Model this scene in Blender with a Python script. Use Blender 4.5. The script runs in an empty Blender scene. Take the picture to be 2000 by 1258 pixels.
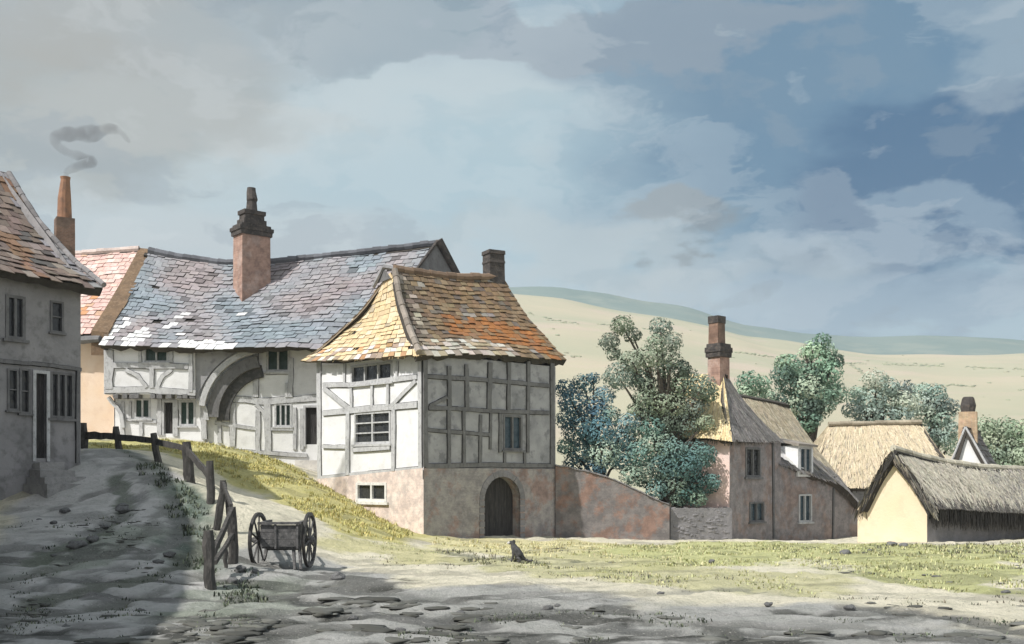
import bpy, math, random
import numpy as np
from mathutils import Vector, Matrix
from mathutils import noise as mnoise
rnd = random.Random(11)
S = bpy.context.scene
COL = S.collection
R = math.radians
EYE = 2.2

def P(px, py, Y):
    """point seen at (px, py) of the 2000 x 1258 picture, Y metres away"""
    return Vector(((px - 1000) / 2000 * Y, Y, EYE - (py - 930) / 2000 * Y))

# ------------------------------------------------------------------ mesh helper
class MB:
    def __init__(s):
        s.v = []; s.f = []; s.c = []
    def face(s, pts, col=(1, 1, 1)):
        i = len(s.v); s.v.extend([tuple(p) for p in pts])
        s.f.append(tuple(range(i, i + len(pts)))); s.c.append(col)
    def hexa(s, b, t, col=(1, 1, 1)):
        i = len(s.v); s.v.extend([tuple(p) for p in list(b) + list(t)])
        for q in ((3, 2, 1, 0), (4, 5, 6, 7), (0, 1, 5, 4), (1, 2, 6, 5), (2, 3, 7, 6), (3, 0, 4, 7)):
            s.f.append(tuple(i + k for k in q)); s.c.append(col)
    def box(s, o, ax, ay, az, col=(1, 1, 1)):
        o = Vector(o)
        b = [o, o + ax, o + ax + ay, o + ay]
        s.hexa(b, [p + az for p in b], col)
    def tube(s, pts, rad, n=8, col=(1, 1, 1), jit=0.0, cap=True):
        pts = [Vector(p) for p in pts]; i0 = len(s.v); m = len(pts)
        prev = None
        for k, p in enumerate(pts):
            d = (pts[min(k + 1, m - 1)] - pts[max(k - 1, 0)]).normalized()
            a = prev if prev else (Vector((0, 0, 1)) if abs(d.z) < .9 else Vector((1, 0, 0)))
            x = (a - d * a.dot(d)).normalized(); y = d.cross(x); prev = x
            r = rad[k] if isinstance(rad, (list, tuple)) else rad
            for j in range(n):
                t = 2 * math.pi * j / n
                rr = r * (1 + rnd.uniform(-jit, jit))
                s.v.append(tuple(p + x * math.cos(t) * rr + y * math.sin(t) * rr))
        for k in range(m - 1):
            for j in range(n):
                a = i0 + k * n + j; b = i0 + k * n + (j + 1) % n
                s.f.append((a, b, b + n, a + n)); s.c.append(col)
        if cap:
            s.f.append(tuple(i0 + j for j in reversed(range(n)))); s.c.append(col)
            s.f.append(tuple(i0 + (m - 1) * n + j for j in range(n))); s.c.append(col)
    def build(s, name, mat, parent=None, smooth=False):
        base = BASE.get(parent.name, Vector((0, 0, 0))) if parent else Vector((0, 0, 0))
        me = bpy.data.meshes.new(name)
        bx, by, bz = base
        me.from_pydata([(x - bx, y - by, z - bz) for x, y, z in s.v], [], s.f)
        a = me.color_attributes.new('Col', 'FLOAT_COLOR', 'CORNER')
        arr = np.ones((len(me.loops), 4), dtype=np.float32)
        k = 0
        for f, c in zip(s.f, s.c):
            n = len(f); arr[k:k + n, :3] = c; k += n
        a.data.foreach_set('color', arr.ravel())
        me.materials.append(mat)
        if smooth:
            me.polygons.foreach_set('use_smooth', [True] * len(me.polygons))
        o = bpy.data.objects.new(name, me); COL.objects.link(o)
        if parent:
            o.parent = parent
            BASE[o.name] = base
        return o

BASE = {}
def thing(name, label, cat, loc, group=None):
    o = bpy.data.objects.new(name, None); COL.objects.link(o)
    o.location = loc; o.empty_display_size = .3
    o['label'] = label; o['category'] = cat
    if group: o['group'] = group
    BASE[o.name] = Vector(loc)
    return o
def tag(o, label, cat, group=None, kind=None):
    if label: o['label'] = label
    if cat: o['category'] = cat
    if group: o['group'] = group
    if kind: o['kind'] = kind
    return o

# ------------------------------------------------------------------ materials
def new_mat(name):
    m = bpy.data.materials.new(name); m.use_nodes = True
    nt = m.node_tree; b = nt.nodes['Principled BSDF']
    return m, nt, b
def N(nt, t, **kw):
    n = nt.nodes.new(t)
    for k, v in kw.items():
        if k in n.inputs.keys(): n.inputs[k].default_value = v
        else: setattr(n, k, v)
    return n
def mixc(nt, fac, a, b, mode='MIX'):
    n = nt.nodes.new('ShaderNodeMix'); n.data_type = 'RGBA'; n.blend_type = mode
    for sock, v in ((0, fac), (6, a), (7, b)):
        if isinstance(v, bpy.types.NodeSocket): nt.links.new(v, n.inputs[sock])
        elif isinstance(v, (int, float)): n.inputs[sock].default_value = v
        else: n.inputs[sock].default_value = (*v, 1)
    return n.outputs[2]
def noise_fac(nt, vec, scale, lo=.35, hi=.65, detail=5, rough=.6):
    n = N(nt, 'ShaderNodeTexNoise', Scale=scale, Detail=detail, Roughness=rough)
    nt.links.new(vec, n.inputs['Vector'])
    r = N(nt, 'ShaderNodeMapRange'); r.inputs[1].default_value = lo; r.inputs[2].default_value = hi
    nt.links.new(n.outputs[0], r.inputs[0])
    return r.outputs[0], n.outputs[0]
def mat(name, a, b=None, c=None, s1=1.5, s2=6, rough=.9, bump=.3, bscale=30, attr=False, stretch=None, spec=.2, cfac=.5):
    m, nt, bs = new_mat(name)
    tc = N(nt, 'ShaderNodeTexCoord'); vec = tc.outputs['Object']
    if stretch:
        mp = N(nt, 'ShaderNodeMapping'); mp.inputs['Scale'].default_value = stretch
        nt.links.new(vec, mp.inputs['Vector']); vec = mp.outputs[0]
    col = a
    b = b or tuple(x * .8 for x in a)
    f, _ = noise_fac(nt, vec, s1)
    col = mixc(nt, f, a, b)
    if c:
        f2, _ = noise_fac(nt, vec, s2, .52, .66)
        mm = N(nt, 'ShaderNodeMath', operation='MULTIPLY'); nt.links.new(f2, mm.inputs[0]); mm.inputs[1].default_value = cfac
        col = mixc(nt, mm.outputs[0], col, c)
    if attr:
        at = N(nt, 'ShaderNodeVertexColor'); at.layer_name = 'Col'
        col = mixc(nt, 1.0, col, at.outputs[0], 'MULTIPLY')
    nt.links.new(col, bs.inputs['Base Color'])
    bs.inputs['Roughness'].default_value = rough
    bs.inputs['Specular IOR Level'].default_value = spec
    if bump:
        n = N(nt, 'ShaderNodeTexNoise', Scale=bscale, Detail=6, Roughness=.65); nt.links.new(vec, n.inputs['Vector'])
        bp = N(nt, 'ShaderNodeBump', Strength=bump, Distance=.04); nt.links.new(n.outputs[0], bp.inputs['Height'])
        nt.links.new(bp.outputs[0], bs.inputs['Normal'])
    return m
def brick_mat(name, a, b, mortar, patch, d, sc=4.2, bump=.5, patchfac=.7):
    """coursed brick along the wall direction d, with worn patches"""
    m, nt, bs = new_mat(name)
    tc = N(nt, 'ShaderNodeTexCoord'); vec = tc.outputs['Object']
    dp = N(nt, 'ShaderNodeVectorMath', operation='DOT_PRODUCT'); dp.inputs[1].default_value = (d[0], d[1], 0)
    nt.links.new(vec, dp.inputs[0])
    sx = N(nt, 'ShaderNodeSeparateXYZ'); nt.links.new(vec, sx.inputs[0])
    cb = N(nt, 'ShaderNodeCombineXYZ'); nt.links.new(dp.outputs['Value'], cb.inputs[0]); nt.links.new(sx.outputs[2], cb.inputs[1])
    nz = N(nt, 'ShaderNodeTexNoise', Scale=3.0, Detail=4); nt.links.new(vec, nz.inputs['Vector'])
    wv = N(nt, 'ShaderNodeVectorMath', operation='MULTIPLY_ADD'); wv.inputs[1].default_value = (.05, .05, .05)
    nt.links.new(nz.outputs['Color'], wv.inputs[0]); nt.links.new(cb.outputs[0], wv.inputs[2])
    br = N(nt, 'ShaderNodeTexBrick', Scale=sc); br.inputs['Color1'].default_value = (*a, 1); br.inputs['Color2'].default_value = (*b, 1)
    br.inputs['Mortar'].default_value = (*mortar, 1); br.inputs['Mortar Size'].default_value = .022; br.inputs['Mortar Smooth'].default_value = .6
    nt.links.new(wv.outputs[0], br.inputs['Vector'])
    f, _ = noise_fac(nt, vec, .95, .49, .57, 8, .68)
    mm = N(nt, 'ShaderNodeMath', operation='MULTIPLY'); nt.links.new(f, mm.inputs[0]); mm.inputs[1].default_value = patchfac
    col = mixc(nt, mm.outputs[0], br.outputs['Color'], patch)
    f2, _ = noise_fac(nt, vec, 2.6, .40, .60, 8, .7)
    col = mixc(nt, f2, col, mixc(nt, 1.0, col, (.66, .67, .69), 'MULTIPLY'))
    nt.links.new(col, bs.inputs['Base Color']); bs.inputs['Roughness'].default_value = .95
    bs.inputs['Specular IOR Level'].default_value = .1
    n = N(nt, 'ShaderNodeTexNoise', Scale=22, Detail=6); nt.links.new(vec, n.inputs['Vector'])
    ad = N(nt, 'ShaderNodeMath', operation='MULTIPLY_ADD'); nt.links.new(br.outputs['Fac'], ad.inputs[0]); ad.inputs[1].default_value = -.6; nt.links.new(n.outputs[0], ad.inputs[2])
    bp = N(nt, 'ShaderNodeBump', Strength=bump, Distance=.03); nt.links.new(ad.outputs[0], bp.inputs['Height'])
    nt.links.new(bp.outputs[0], bs.inputs['Normal'])
    return m

M = {}
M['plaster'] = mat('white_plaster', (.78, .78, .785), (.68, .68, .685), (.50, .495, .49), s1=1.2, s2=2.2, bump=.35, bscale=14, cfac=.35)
M['plaster_shaded'] = mat('shade_toned_plaster', (.40, .395, .405), (.27, .27, .28), (.15, .15, .16), s1=1.3, s2=2.4, bump=.5, bscale=10, cfac=.7)  # white plaster of the shaded faces, shade put into its colour, plus mottled stains
M['grey_render'] = mat('grey_render', (.31, .30, .305), (.235, .23, .235), (.14, .137, .137), s1=1.2, s2=2.2, bump=.5, bscale=10, cfac=.7)
M['peach'] = mat('peach_plaster', (.72, .55, .40), (.76, .62, .50), (.62, .45, .34), s1=.7, s2=2, bump=.3, bscale=14, cfac=.4)
M['yellow_wall'] = mat('ochre_limewash', (.74, .61, .43), (.76, .65, .49), (.62, .51, .37), s1=.8, s2=3, bump=.3, bscale=14, cfac=.4)
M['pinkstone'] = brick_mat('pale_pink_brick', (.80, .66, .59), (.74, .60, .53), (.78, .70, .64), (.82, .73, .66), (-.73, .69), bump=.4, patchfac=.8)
M['darkstone'] = brick_mat('shade_brown_brick', (.46, .42, .40), (.40, .37, .36), (.44, .43, .42), (.42, .285, .24), (.86, .51), bump=.8, patchfac=.75)  # darker copy of the basement brick, shade of the right face in its colour
M['gardenbrick'] = brick_mat('garden_brick', (.27, .24, .23), (.235, .215, .205), (.28, .27, .265), (.36, .20, .14), (1, 0), bump=.6, patchfac=.6)  # brick colour darkened to carry shade along the garden wall
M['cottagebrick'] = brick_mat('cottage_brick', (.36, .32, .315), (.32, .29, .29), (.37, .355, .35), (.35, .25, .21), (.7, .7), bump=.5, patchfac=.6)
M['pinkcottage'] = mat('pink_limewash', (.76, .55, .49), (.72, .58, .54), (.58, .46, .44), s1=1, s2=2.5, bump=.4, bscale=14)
M['greystone'] = mat('grey_rubble_stone', (.26, .25, .26), (.19, .185, .19), (.33, .31, .30), s1=1.8, s2=5, bump=.9, bscale=8)
M['wornstone'] = mat('worn_grey_step_stone', (.36, .35, .345), (.26, .255, .25), (.17, .168, .165), s1=2, s2=5, bump=.8, bscale=14)
M['palestone'] = mat('pale_step_stone', (.66, .63, .58), (.52, .50, .47), (.38, .37, .35), s1=2, s2=6, bump=.6, bscale=16)
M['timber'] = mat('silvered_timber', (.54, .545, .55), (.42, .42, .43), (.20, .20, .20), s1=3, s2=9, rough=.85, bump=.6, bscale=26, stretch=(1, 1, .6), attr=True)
M['timber_dark'] = mat('weathered_shade_dark_timber', (.20, .197, .20), (.145, .143, .145), (.075, .075, .075), s1=3, s2=9, bump=.6, bscale=26, stretch=(1, 1, .6), attr=True)  # dark timber; on the cottage's right face a shaded copy of timber
M['arch_shade'] = mat('arch_shade_board', (.10, .097, .095), (.06, .06, .06), (.16, .155, .15), s1=3, s2=9, bump=.6, bscale=26)  # near-black colour that paints the shade of the arch hollow
M['fence'] = mat('tarred_fence_wood', (.085, .08, .075), (.045, .043, .042), (.16, .15, .14), s1=5, s2=12, bump=.8, bscale=30, stretch=(1, 1, .4))
M['cart'] = mat('cart_wood', (.15, .145, .145), (.07, .07, .07), (.26, .25, .24), s1=6, s2=14, bump=.6, bscale=40)
M['iron'] = mat('black_iron', (.035, .035, .036), (.06, .055, .05), s1=8, rough=.6, bump=.3)
M['barge'] = mat('brown_bargeboard', (.20, .135, .085), (.13, .09, .06), (.30, .22, .15), s1=3, s2=8, bump=.6, bscale=26)
M['glass'] = mat('old_dark_glass', (.018, .02, .022), (.04, .042, .045), s1=6, rough=.22, bump=.12, bscale=9, spec=.45)
M['glass_green'] = mat('old_green_glass', (.035, .06, .052), (.055, .08, .07), s1=6, rough=.25, bump=.12, bscale=9, spec=.4)
M['glass_blue'] = mat('old_blue_glass', (.02, .04, .055), (.05, .08, .10), s1=5, rough=.22, bump=.12, bscale=9, spec=.45)
M['door'] = mat('dark_door_boards', (.06, .056, .056), (.035, .034, .034), (.10, .095, .09), s1=4, s2=10, bump=.5, stretch=(2, 2, .3))
M['tile'] = mat('roof_tiles', (1, 1, 1), (.8, .8, .82), s1=7, bump=.5, bscale=30, attr=True)
M['thatch'] = mat('thatch_straw', (1, 1, 1), (.78, .77, .75), s1=9, bump=.6, bscale=40, attr=True)
M['chim_pink'] = brick_mat('pink_chimney_brick', (.46, .30, .24), (.38, .24, .19), (.44, .36, .31), (.50, .38, .33), (.7, .7), sc=5, bump=.5, patchfac=.7)
M['chim_brown'] = brick_mat('brown_chimney_brick', (.29, .185, .135), (.23, .145, .11), (.27, .23, .20), (.18, .14, .115), (.7, .7), sc=5, bump=.5)
M['chim_pale'] = brick_mat('buff_chimney_brick', (.62, .47, .30), (.55, .38, .25), (.55, .46, .36), (.62, .42, .30), (.7, .7), sc=5, bump=.5)
M['soot'] = mat('sooty_brick', (.05, .046, .045), (.09, .08, .075), (.16, .13, .11), s1=3, s2=7, bump=.8, bscale=14)
M['pot'] = mat('terracotta_pot', (.34, .19, .12), (.26, .15, .10), (.16, .11, .09), s1=3, s2=6, bump=.3)
M['leaf'] = mat('foliage', (1, 1, 1), (.82, .85, .82), s1=5, rough=.9, bump=0, attr=True, spec=.05)
def add_translucency(m, k):
    nt = m.node_tree; bs = nt.nodes['Principled BSDF']; out = nt.nodes['Material Output']
    tr = nt.nodes.new('ShaderNodeBsdfTranslucent'); mx = nt.nodes.new('ShaderNodeMixShader'); mx.inputs[0].default_value = k
    nt.links.new(bs.inputs['Base Color'].links[0].from_socket, tr.inputs[0])
    nt.links.new(bs.outputs[0], mx.inputs[1]); nt.links.new(tr.outputs[0], mx.inputs[2]); nt.links.new(mx.outputs[0], out.inputs[0])
add_translucency(M['leaf'], .18)
M['bark'] = mat('bark', (.13, .11, .09), (.08, .07, .06), s1=6, bump=.8, bscale=18)
M['grass'] = mat('grass_blades', (1, 1, 1), (.85, .85, .8), s1=3, rough=.8, bump=0, attr=True)
M['stone'] = mat('field_stone', (.20, .20, .20), (.12, .12, .12), (.34, .33, .32), s1=4, s2=9, bump=.8, bscale=20)

# ------------------------------------------------------------------ facade helper
class Fac:
    def __init__(s, A, B):
        s.A = Vector(A); s.d = (Vector(B) - s.A).normalized(); s.L = (Vector(B) - s.A).length
        n = Vector((s.d.y, -s.d.x))
        if n.dot(-s.A) < 0: n = -n
        s.n = n
    def uv(s, px, py):
        k = (px - 1000) / 2000
        u = (k * s.A.y - s.A.x) / (s.d.x - k * s.d.y)
        y = s.A.y + s.d.y * u
        return u, EYE - (py - 930) / 2000 * y
    def pt(s, u, z, out=0.0):
        q = s.A + s.d * u + s.n * out
        return Vector((q.x, q.y, z))
    def px(s, px, py, out=0.0):
        return s.pt(*s.uv(px, py), out)
    def rect(s, x0, y0, x1, y1):
        u0, _ = s.uv(x0, y0); u1, _ = s.uv(x1, y0)
        xm = (x0 + x1) / 2
        return (min(u0, u1), max(u0, u1), s.uv(xm, y1)[1], s.uv(xm, y0)[1])
    def off(s, out):
        A = s.A + s.n * out
        return Fac(A, A + s.d * s.L)

def wall_panel(mb, F, u0, u1, z0, z1, holes=(), out=0.0, depth=.16, col=(1, 1, 1)):
    us = sorted({u0, u1, *[min(max(h[k], u0), u1) for h in holes for k in (0, 1)]})
    zs = sorted({z0, z1, *[min(max(h[k], z0), z1) for h in holes for k in (2, 3)]})
    for a, b in zip(us, us[1:]):
        for c, d in zip(zs, zs[1:]):
            um, zm = (a + b) / 2, (c + d) / 2
            if any(h[0] < um < h[1] and h[2] < zm < h[3] for h in holes): continue
            mb.face([F.pt(a, c, out), F.pt(b, c, out), F.pt(b, d, out), F.pt(a, d, out)], col)
    for h in holes:
        a, b, c, d = h[:4]
        o2 = out - depth
        for p, q in (((a, c), (b, c)), ((b, c), (b, d)), ((b, d), (a, d)), ((a, d), (a, c))):
            mb.face([F.pt(*p, out), F.pt(*q, out), F.pt(*q, o2), F.pt(*p, o2)], col)

KB = [0]
def beam(F, pts, wpx, name, parent, m=None, out=.0, t=.05, seg=4):
    """a timber lying on facade F through picture points; own mesh"""
    KB[0] += 1
    tt = t + (KB[0] % 14) * .0026
    q = [Vector(F.uv(*p)) for p in pts]
    sc = (F.A.y + F.d.y * q[0].x) / 2000
    w = wpx * sc * .86
    fine = []
    for a, b in zip(q, q[1:]):
        for k in range(seg): fine.append(a.lerp(b, k / seg))
    fine.append(q[-1])
    mb = MB(); L = []
    for k, p in enumerate(fine):
        d = (fine[min(k + 1, len(fine) - 1)] - fine[max(k - 1, 0)]).normalized()
        nn = Vector((-d.y, d.x))
        ww = w * .5 * rnd.uniform(.88, 1.1); j = rnd.uniform(-.07, .07) * w
        L.append((p + nn * (ww + j), p - nn * (ww - j)))
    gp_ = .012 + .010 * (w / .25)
    for (a, b), (c, d) in zip(L, L[1:]):   # dark strip painted along each timber edge for outline and shadow gap
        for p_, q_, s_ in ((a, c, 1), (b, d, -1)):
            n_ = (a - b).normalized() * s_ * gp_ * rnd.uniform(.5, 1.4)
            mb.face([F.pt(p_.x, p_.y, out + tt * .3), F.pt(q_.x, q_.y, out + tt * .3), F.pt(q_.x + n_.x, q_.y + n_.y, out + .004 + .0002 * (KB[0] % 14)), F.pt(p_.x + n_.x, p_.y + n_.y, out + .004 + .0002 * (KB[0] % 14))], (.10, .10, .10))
        mb.hexa([F.pt(a.x, a.y, out - .02), F.pt(b.x, b.y, out - .02), F.pt(d.x, d.y, out - .02), F.pt(c.x, c.y, out - .02)],
                [F.pt(a.x, a.y, out + tt), F.pt(b.x, b.y, out + tt), F.pt(d.x, d.y, out + tt), F.pt(c.x, c.y, out + tt)])
    return mb.build(name, m or M['timber'], parent)

def fbar(mb, F, u0, u1, z0, z1, o0, o1):
    mb.hexa([F.pt(u0, z0, o0), F.pt(u1, z0, o0), F.pt(u1, z0, o1), F.pt(u0, z0, o1)],
            [F.pt(u0, z1, o0), F.pt(u1, z1, o0), F.pt(u1, z1, o1), F.pt(u0, z1, o1)])
def window(F, rect, parent, mull=1, trans=0, fw=.06, m=None, g=None, out=0.0, sill=True, proud=.03, leads=True, depth=.11):
    """casement in the opening rect=(u0,u1,z0,z1): frame with mullions, pane, sill"""
    u0, u1, z0, z1 = rect
    mb = MB(); o0, o1 = out - depth + .02, out + proud
    fbar(mb, F, u0 - fw * .6, u0 + fw * .5, z0 - fw * .4, z1 + fw * .4, o0, o1)
    fbar(mb, F, u1 - fw * .5, u1 + fw * .6, z0 - fw * .4, z1 + fw * .4, o0, o1)
    fbar(mb, F, u0 + fw * .5, u1 - fw * .5, z1 - fw * .5, z1 + fw * .5, o0, o1 - .004)
    fbar(mb, F, u0 + fw * .5, u1 - fw * .5, z0 - fw * .5, z0 + fw * .5, o0, o1 - .004)
    for k in range(mull):
        um = u0 + (u1 - u0) * (k + 1) / (mull + 1)
        fbar(mb, F, um - fw * .45, um + fw * .45, z0 + fw * .5, z1 - fw * .5, o0, o1 - .012)
    for k in range(trans):
        zm = z0 + (z1 - z0) * (k + 1) / (trans + 1)
        fbar(mb, F, u0 + fw * .5, u1 - fw * .5, zm - fw * .3, zm + fw * .3, o0, o1 - .02)
    fr = mb.build('window', m or M['timber'], parent)
    g2 = MB()
    n = max(2, int((u1 - u0) / .13)); k2 = max(2, int((z1 - z0) / .16))
    for i in range(n):
        for j in range(k2):   # slightly uneven old quarries in one pane
            a, b = u0 + (u1 - u0) * i / n, u0 + (u1 - u0) * (i + 1) / n
            c, d = z0 + (z1 - z0) * j / k2, z0 + (z1 - z0) * (j + 1) / k2
            jj = [rnd.uniform(-.006, .006) for _ in range(2)]
            g2.face([F.pt(a, c, out - depth + .03 + jj[0]), F.pt(b, c, out - depth + .03 - jj[0]), F.pt(b, d, out - depth + .03 + jj[1]), F.pt(a, d, out - depth + .03 - jj[1])])
    g2.build('pane', g or M['glass'], fr)
    if sill:
        sb = MB(); fbar(sb, F, u0 - fw * 1.6, u1 + fw * 1.6, z0 - fw * 1.5, z0 - fw * .52, out - .03, out + proud + .07)
        sb.build('sill', m or M['timber'], fr)
    return fr

# ------------------------------------------------------------------ roofs
def polyfn(pts):
    """pts: list of (u, Vector) -> function of u"""
    def f(u):
        for (a, p), (b, q) in zip(pts, pts[1:]):
            if u <= b + 1e-9:
                t = (u - a) / (b - a) if b > a else 0
                return p.lerp(q, t)
        return pts[-1][1].copy()
    return f
def line(a, b): return polyfn([(0, a), (1, b)])
def surf(E, Rg, flare=0.0):
    up = Vector((0, 0, 1))
    n = (E(1) - E(0)).cross(Rg(.5) - E(.5)).normalized()
    if n.z < 0: n = -n
    def f(u, v, h=0.0):
        p = E(u).lerp(Rg(u), v)
        p = p - n * flare * math.sin(math.pi * min(max(v, 0), 1)) + n * h
        w = mnoise.noise(p * .55) * .07 + mnoise.noise(p * 1.7) * .025
        return p + n * w
    f.n = n
    return f
def slab(mb, f, thick, nu=14, nv=8, col=(.05, .045, .04), edge=None, ragged=0.0):
    edge = edge or (.07, .063, .055)
    n = f.n
    top = [[f(i / nu, j / nv, -.02) for i in range(nu + 1)] for j in range(nv + 1)]
    low = [[p - n * thick for p in row] for row in top]
    for i in range(nu + 1):
        low[0][i] = low[0][i] + Vector((0, 0, rnd.uniform(-ragged, ragged)))
    for j in range(nv):
        for i in range(nu):
            mb.face([top[j][i], top[j][i + 1], top[j + 1][i + 1], top[j + 1][i]], col)
            mb.face([low[j][i], low[j + 1][i], low[j + 1][i + 1], low[j][i + 1]], edge if sum(edge) < sum(col) else col)  # dark underside colour adds painted shade beneath the eaves
    for i in range(nu):
        mb.face([top[0][i], top[0][i + 1], low[0][i + 1], low[0][i]], edge)
        mb.face([top[nv][i], top[nv][i + 1], low[nv][i + 1], low[nv][i]], edge)
    for j in range(nv):
        mb.face([top[j][0], top[j + 1][0], low[j + 1][0], low[j][0]], edge)
        mb.face([top[j][nu], top[j + 1][nu], low[j + 1][nu], low[j][nu]], edge)
def tiles(mb, f, rows, tw, colf, jit=1.0, th=.025, drop=.03):
    for r in range(rows):
        v0 = r / rows; v1 = min((r + 1.3) / rows, 1.0)
        if r == 0: v0 = -drop / 2
        L = (f(1, v0) - f(0, v0)).length
        nc = max(1, int(round(L / tw)))
        offs = (r % 2) * .5 / nc + rnd.uniform(-.1, .1) / nc
        for c in range(-1, nc + 1):
            u0 = (c + .03) / nc + offs; u1 = (c + .97) / nc + offs
            u0 = max(0, u0 + rnd.uniform(-.03, .03) / nc); u1 = min(1, u1)
            if u1 - u0 < .15 / nc: continue
            if rnd.random() < .003 * jit: continue
            um = (u0 + u1) / 2
            col = colf(um, (v0 + v1) / 2)
            lift = .045 + rnd.uniform(-.012, .022) * jit
            dv = rnd.uniform(-.14, .14) * jit / rows
            a = f(u0, v0 + dv, lift); b = f(u1, v0 + dv + rnd.uniform(-.05, .05) * jit / rows, lift + rnd.uniform(-.012, .012) * jit)
            cc = f(u1, v1, .012); d = f(u0, v1, .012)
            n = f.n * th
            mb.face([a, b, cc, d], col)
            dk = tuple(x * .8 for x in col)
            mb.face([a - n, b - n, b, a], dk); mb.face([a - n, a, d, d - n], dk); mb.face([b, b - n, cc - n, cc], dk)
def straw(mb, f, count, colf, L=.45, w=.035, fringe=0, fcol=(.1, .09, .08), flen=.3, lift=.03):
    n = f.n
    side = (f(1, .5) - f(0, .5)).normalized()
    for k in range(count):
        u, v = rnd.random(), rnd.random() ** .9
        l = L * rnd.uniform(.6, 1.3)
        p = f(u, v, rnd.uniform(.0, lift)); H = max((f(u, 1) - f(u, 0)).length, .05)
        q = f(u + rnd.uniform(-.06, .06) / max(1, H), max(v - l / H, -.04), rnd.uniform(.01, lift * 1.6))
        ww = side * w * rnd.uniform(.5, 1.2)
        mb.face([p - ww, p + ww, q + ww * .5, q - ww * .5], colf(u, v))
    for k in range(fringe):
        u = rnd.random()
        p = f(u, rnd.uniform(.0, .1), rnd.uniform(-.2, .03))
        q = p + Vector((rnd.uniform(-.06, .06), rnd.uniform(-.05, .03), -flen * rnd.uniform(.4, 1.3)))
        ww = side * w * rnd.uniform(.6, 1.3)
        g_ = rnd.uniform(.6, 1.5); c = tuple(x * g_ for x in fcol)
        mb.face([p - ww, p + ww, q + ww * .5, q - ww * .5], c)
def ridge_caps(Rg, m, parent, col, w=.17, n=None, name='ridge_tiles', u0=0, u1=1, step=.42):
    mb = MB()
    L = (Rg(u1) - Rg(u0)).length; n = n or max(2, int(L / step))
    for k in range(n):
        a = Rg(u0 + (u1 - u0) * k / n); b = Rg(u0 + (u1 - u0) * (k + 1.04) / n)
        zz = Vector((0, 0, .03 + rnd.uniform(0, .03)))
        g_ = rnd.uniform(.75, 1.22); c = tuple(x * g_ for x in col)
        mb.tube([a + zz, b + zz], [w * rnd.uniform(.92, 1.08), w * rnd.uniform(.85, .98)], n=8, col=c)
    return mb.build(name, m, parent)
def vary(c, k=.2):
    g = rnd.uniform(1 - k, 1 + k)
    return tuple(min(1, max(0, x * g * rnd.uniform(1 - k * .25, 1 + k * .25))) for x in c)
def pick(*cw):
    t = rnd.random() * sum(w for _, w in cw)
    for c, w in cw:
        t -= w
        if t <= 0: return c
    return cw[-1][0]
def pnoise(x, y, s=1.0, o=0.0): return mnoise.noise(Vector((x * s + o, y * s - o, o * .37)))
# ------------------------------------------------------------------ ground
def zat(py, Y): return EYE - (py - 930) / 2000 * Y
def xat(px, Y): return (px - 1000) / 2000 * Y
CPX = [(0, 1258, 13.4), (500, 1258, 13.4), (1000, 1258, 13.4), (1500, 1258, 13.4), (2000, 1258, 13.4),
       (412, 1155, 19.5), (457, 1098, 22.5), (425, 1035, 27), (410, 975, 29.5), (372, 945, 31.5), (312, 903, 34), (237, 880, 36.5), (165, 880, 38),
       (155, 905, 33), (30, 968, 31.2), (100, 1100, 22), (0, 1050, 25), (250, 1000, 28), (200, 950, 31.5), (120, 940, 31.8), (330, 930, 32), (330, 1060, 24),
       (150, 1180, 17.5), (300, 1150, 19),
       (250, 868, 42), (450, 960, 36), (330, 859, 44), (440, 872, 44.5), (520, 895, 44.5), (600, 932, 43.5), (625, 945, 42.3), (700, 985, 40.8), (760, 1020, 39.5), (828, 1045, 38),
       (215, 852, 49.2), (360, 856, 49), (460, 880, 49), (600, 915, 49), (500, 980, 33), (560, 1010, 30), (650, 1000, 36), (700, 1030, 34), (620, 960, 39),
       (550, 1112, 24.2), (640, 1065, 29), (800, 1062, 34), (740, 1115, 24.2),
       (1090, 1052, 41), (1305, 1058, 41), (1425, 1052, 43.5), (1640, 1058, 46), (1680, 1060, 40), (1812, 1060, 37.5), (2000, 1060, 37.2),
       (1000, 1100, 26), (1400, 1100, 26), (1700, 1090, 28), (2000, 1110, 25), (1300, 1160, 19), (1900, 1170, 19), (900, 1160, 19.2), (1400, 1075, 32), (1000, 1070, 33)]
CP = [(xat(a, y), y, zat(b, y)) for a, b, y in CPX]
CP += [(-22, 30, 2.2), (-20, 22, .9), (-24, 40, 4), (-25, 52, 5), (-15, 60, 5.2), (-8, 58, 3.6), (-3, 52, 1.6), (-22, 12, .3), (0, 3, 0), (-12, 3, .1), (14, 3, 0),
       (22, 20, -.1), (26, 35, 0), (24, 50, -.2), (10, 60, -.8), (20, 64, -.8), (4, 50, -.4), (0, 62, .6), (-30, 64, 6.2), (30, 64, -.6), (30, 10, 0)]
CPA = np.array(CP)
def tps(r2): return np.where(r2 > 1e-9, .5 * r2 * np.log(r2 + 1e-12), 0)
_n = len(CPA)
_K = tps(((CPA[:, None, :2] - CPA[None, :, :2]) ** 2).sum(-1)) + np.eye(_n) * .35
_Pm = np.hstack([np.ones((_n, 1)), CPA[:, :2]])
_A = np.zeros((_n + 3, _n + 3)); _A[:_n, :_n] = _K; _A[:_n, _n:] = _Pm; _A[_n:, :_n] = _Pm.T
_W = np.linalg.solve(_A, np.concatenate([CPA[:, 2], np.zeros(3)]))
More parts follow.
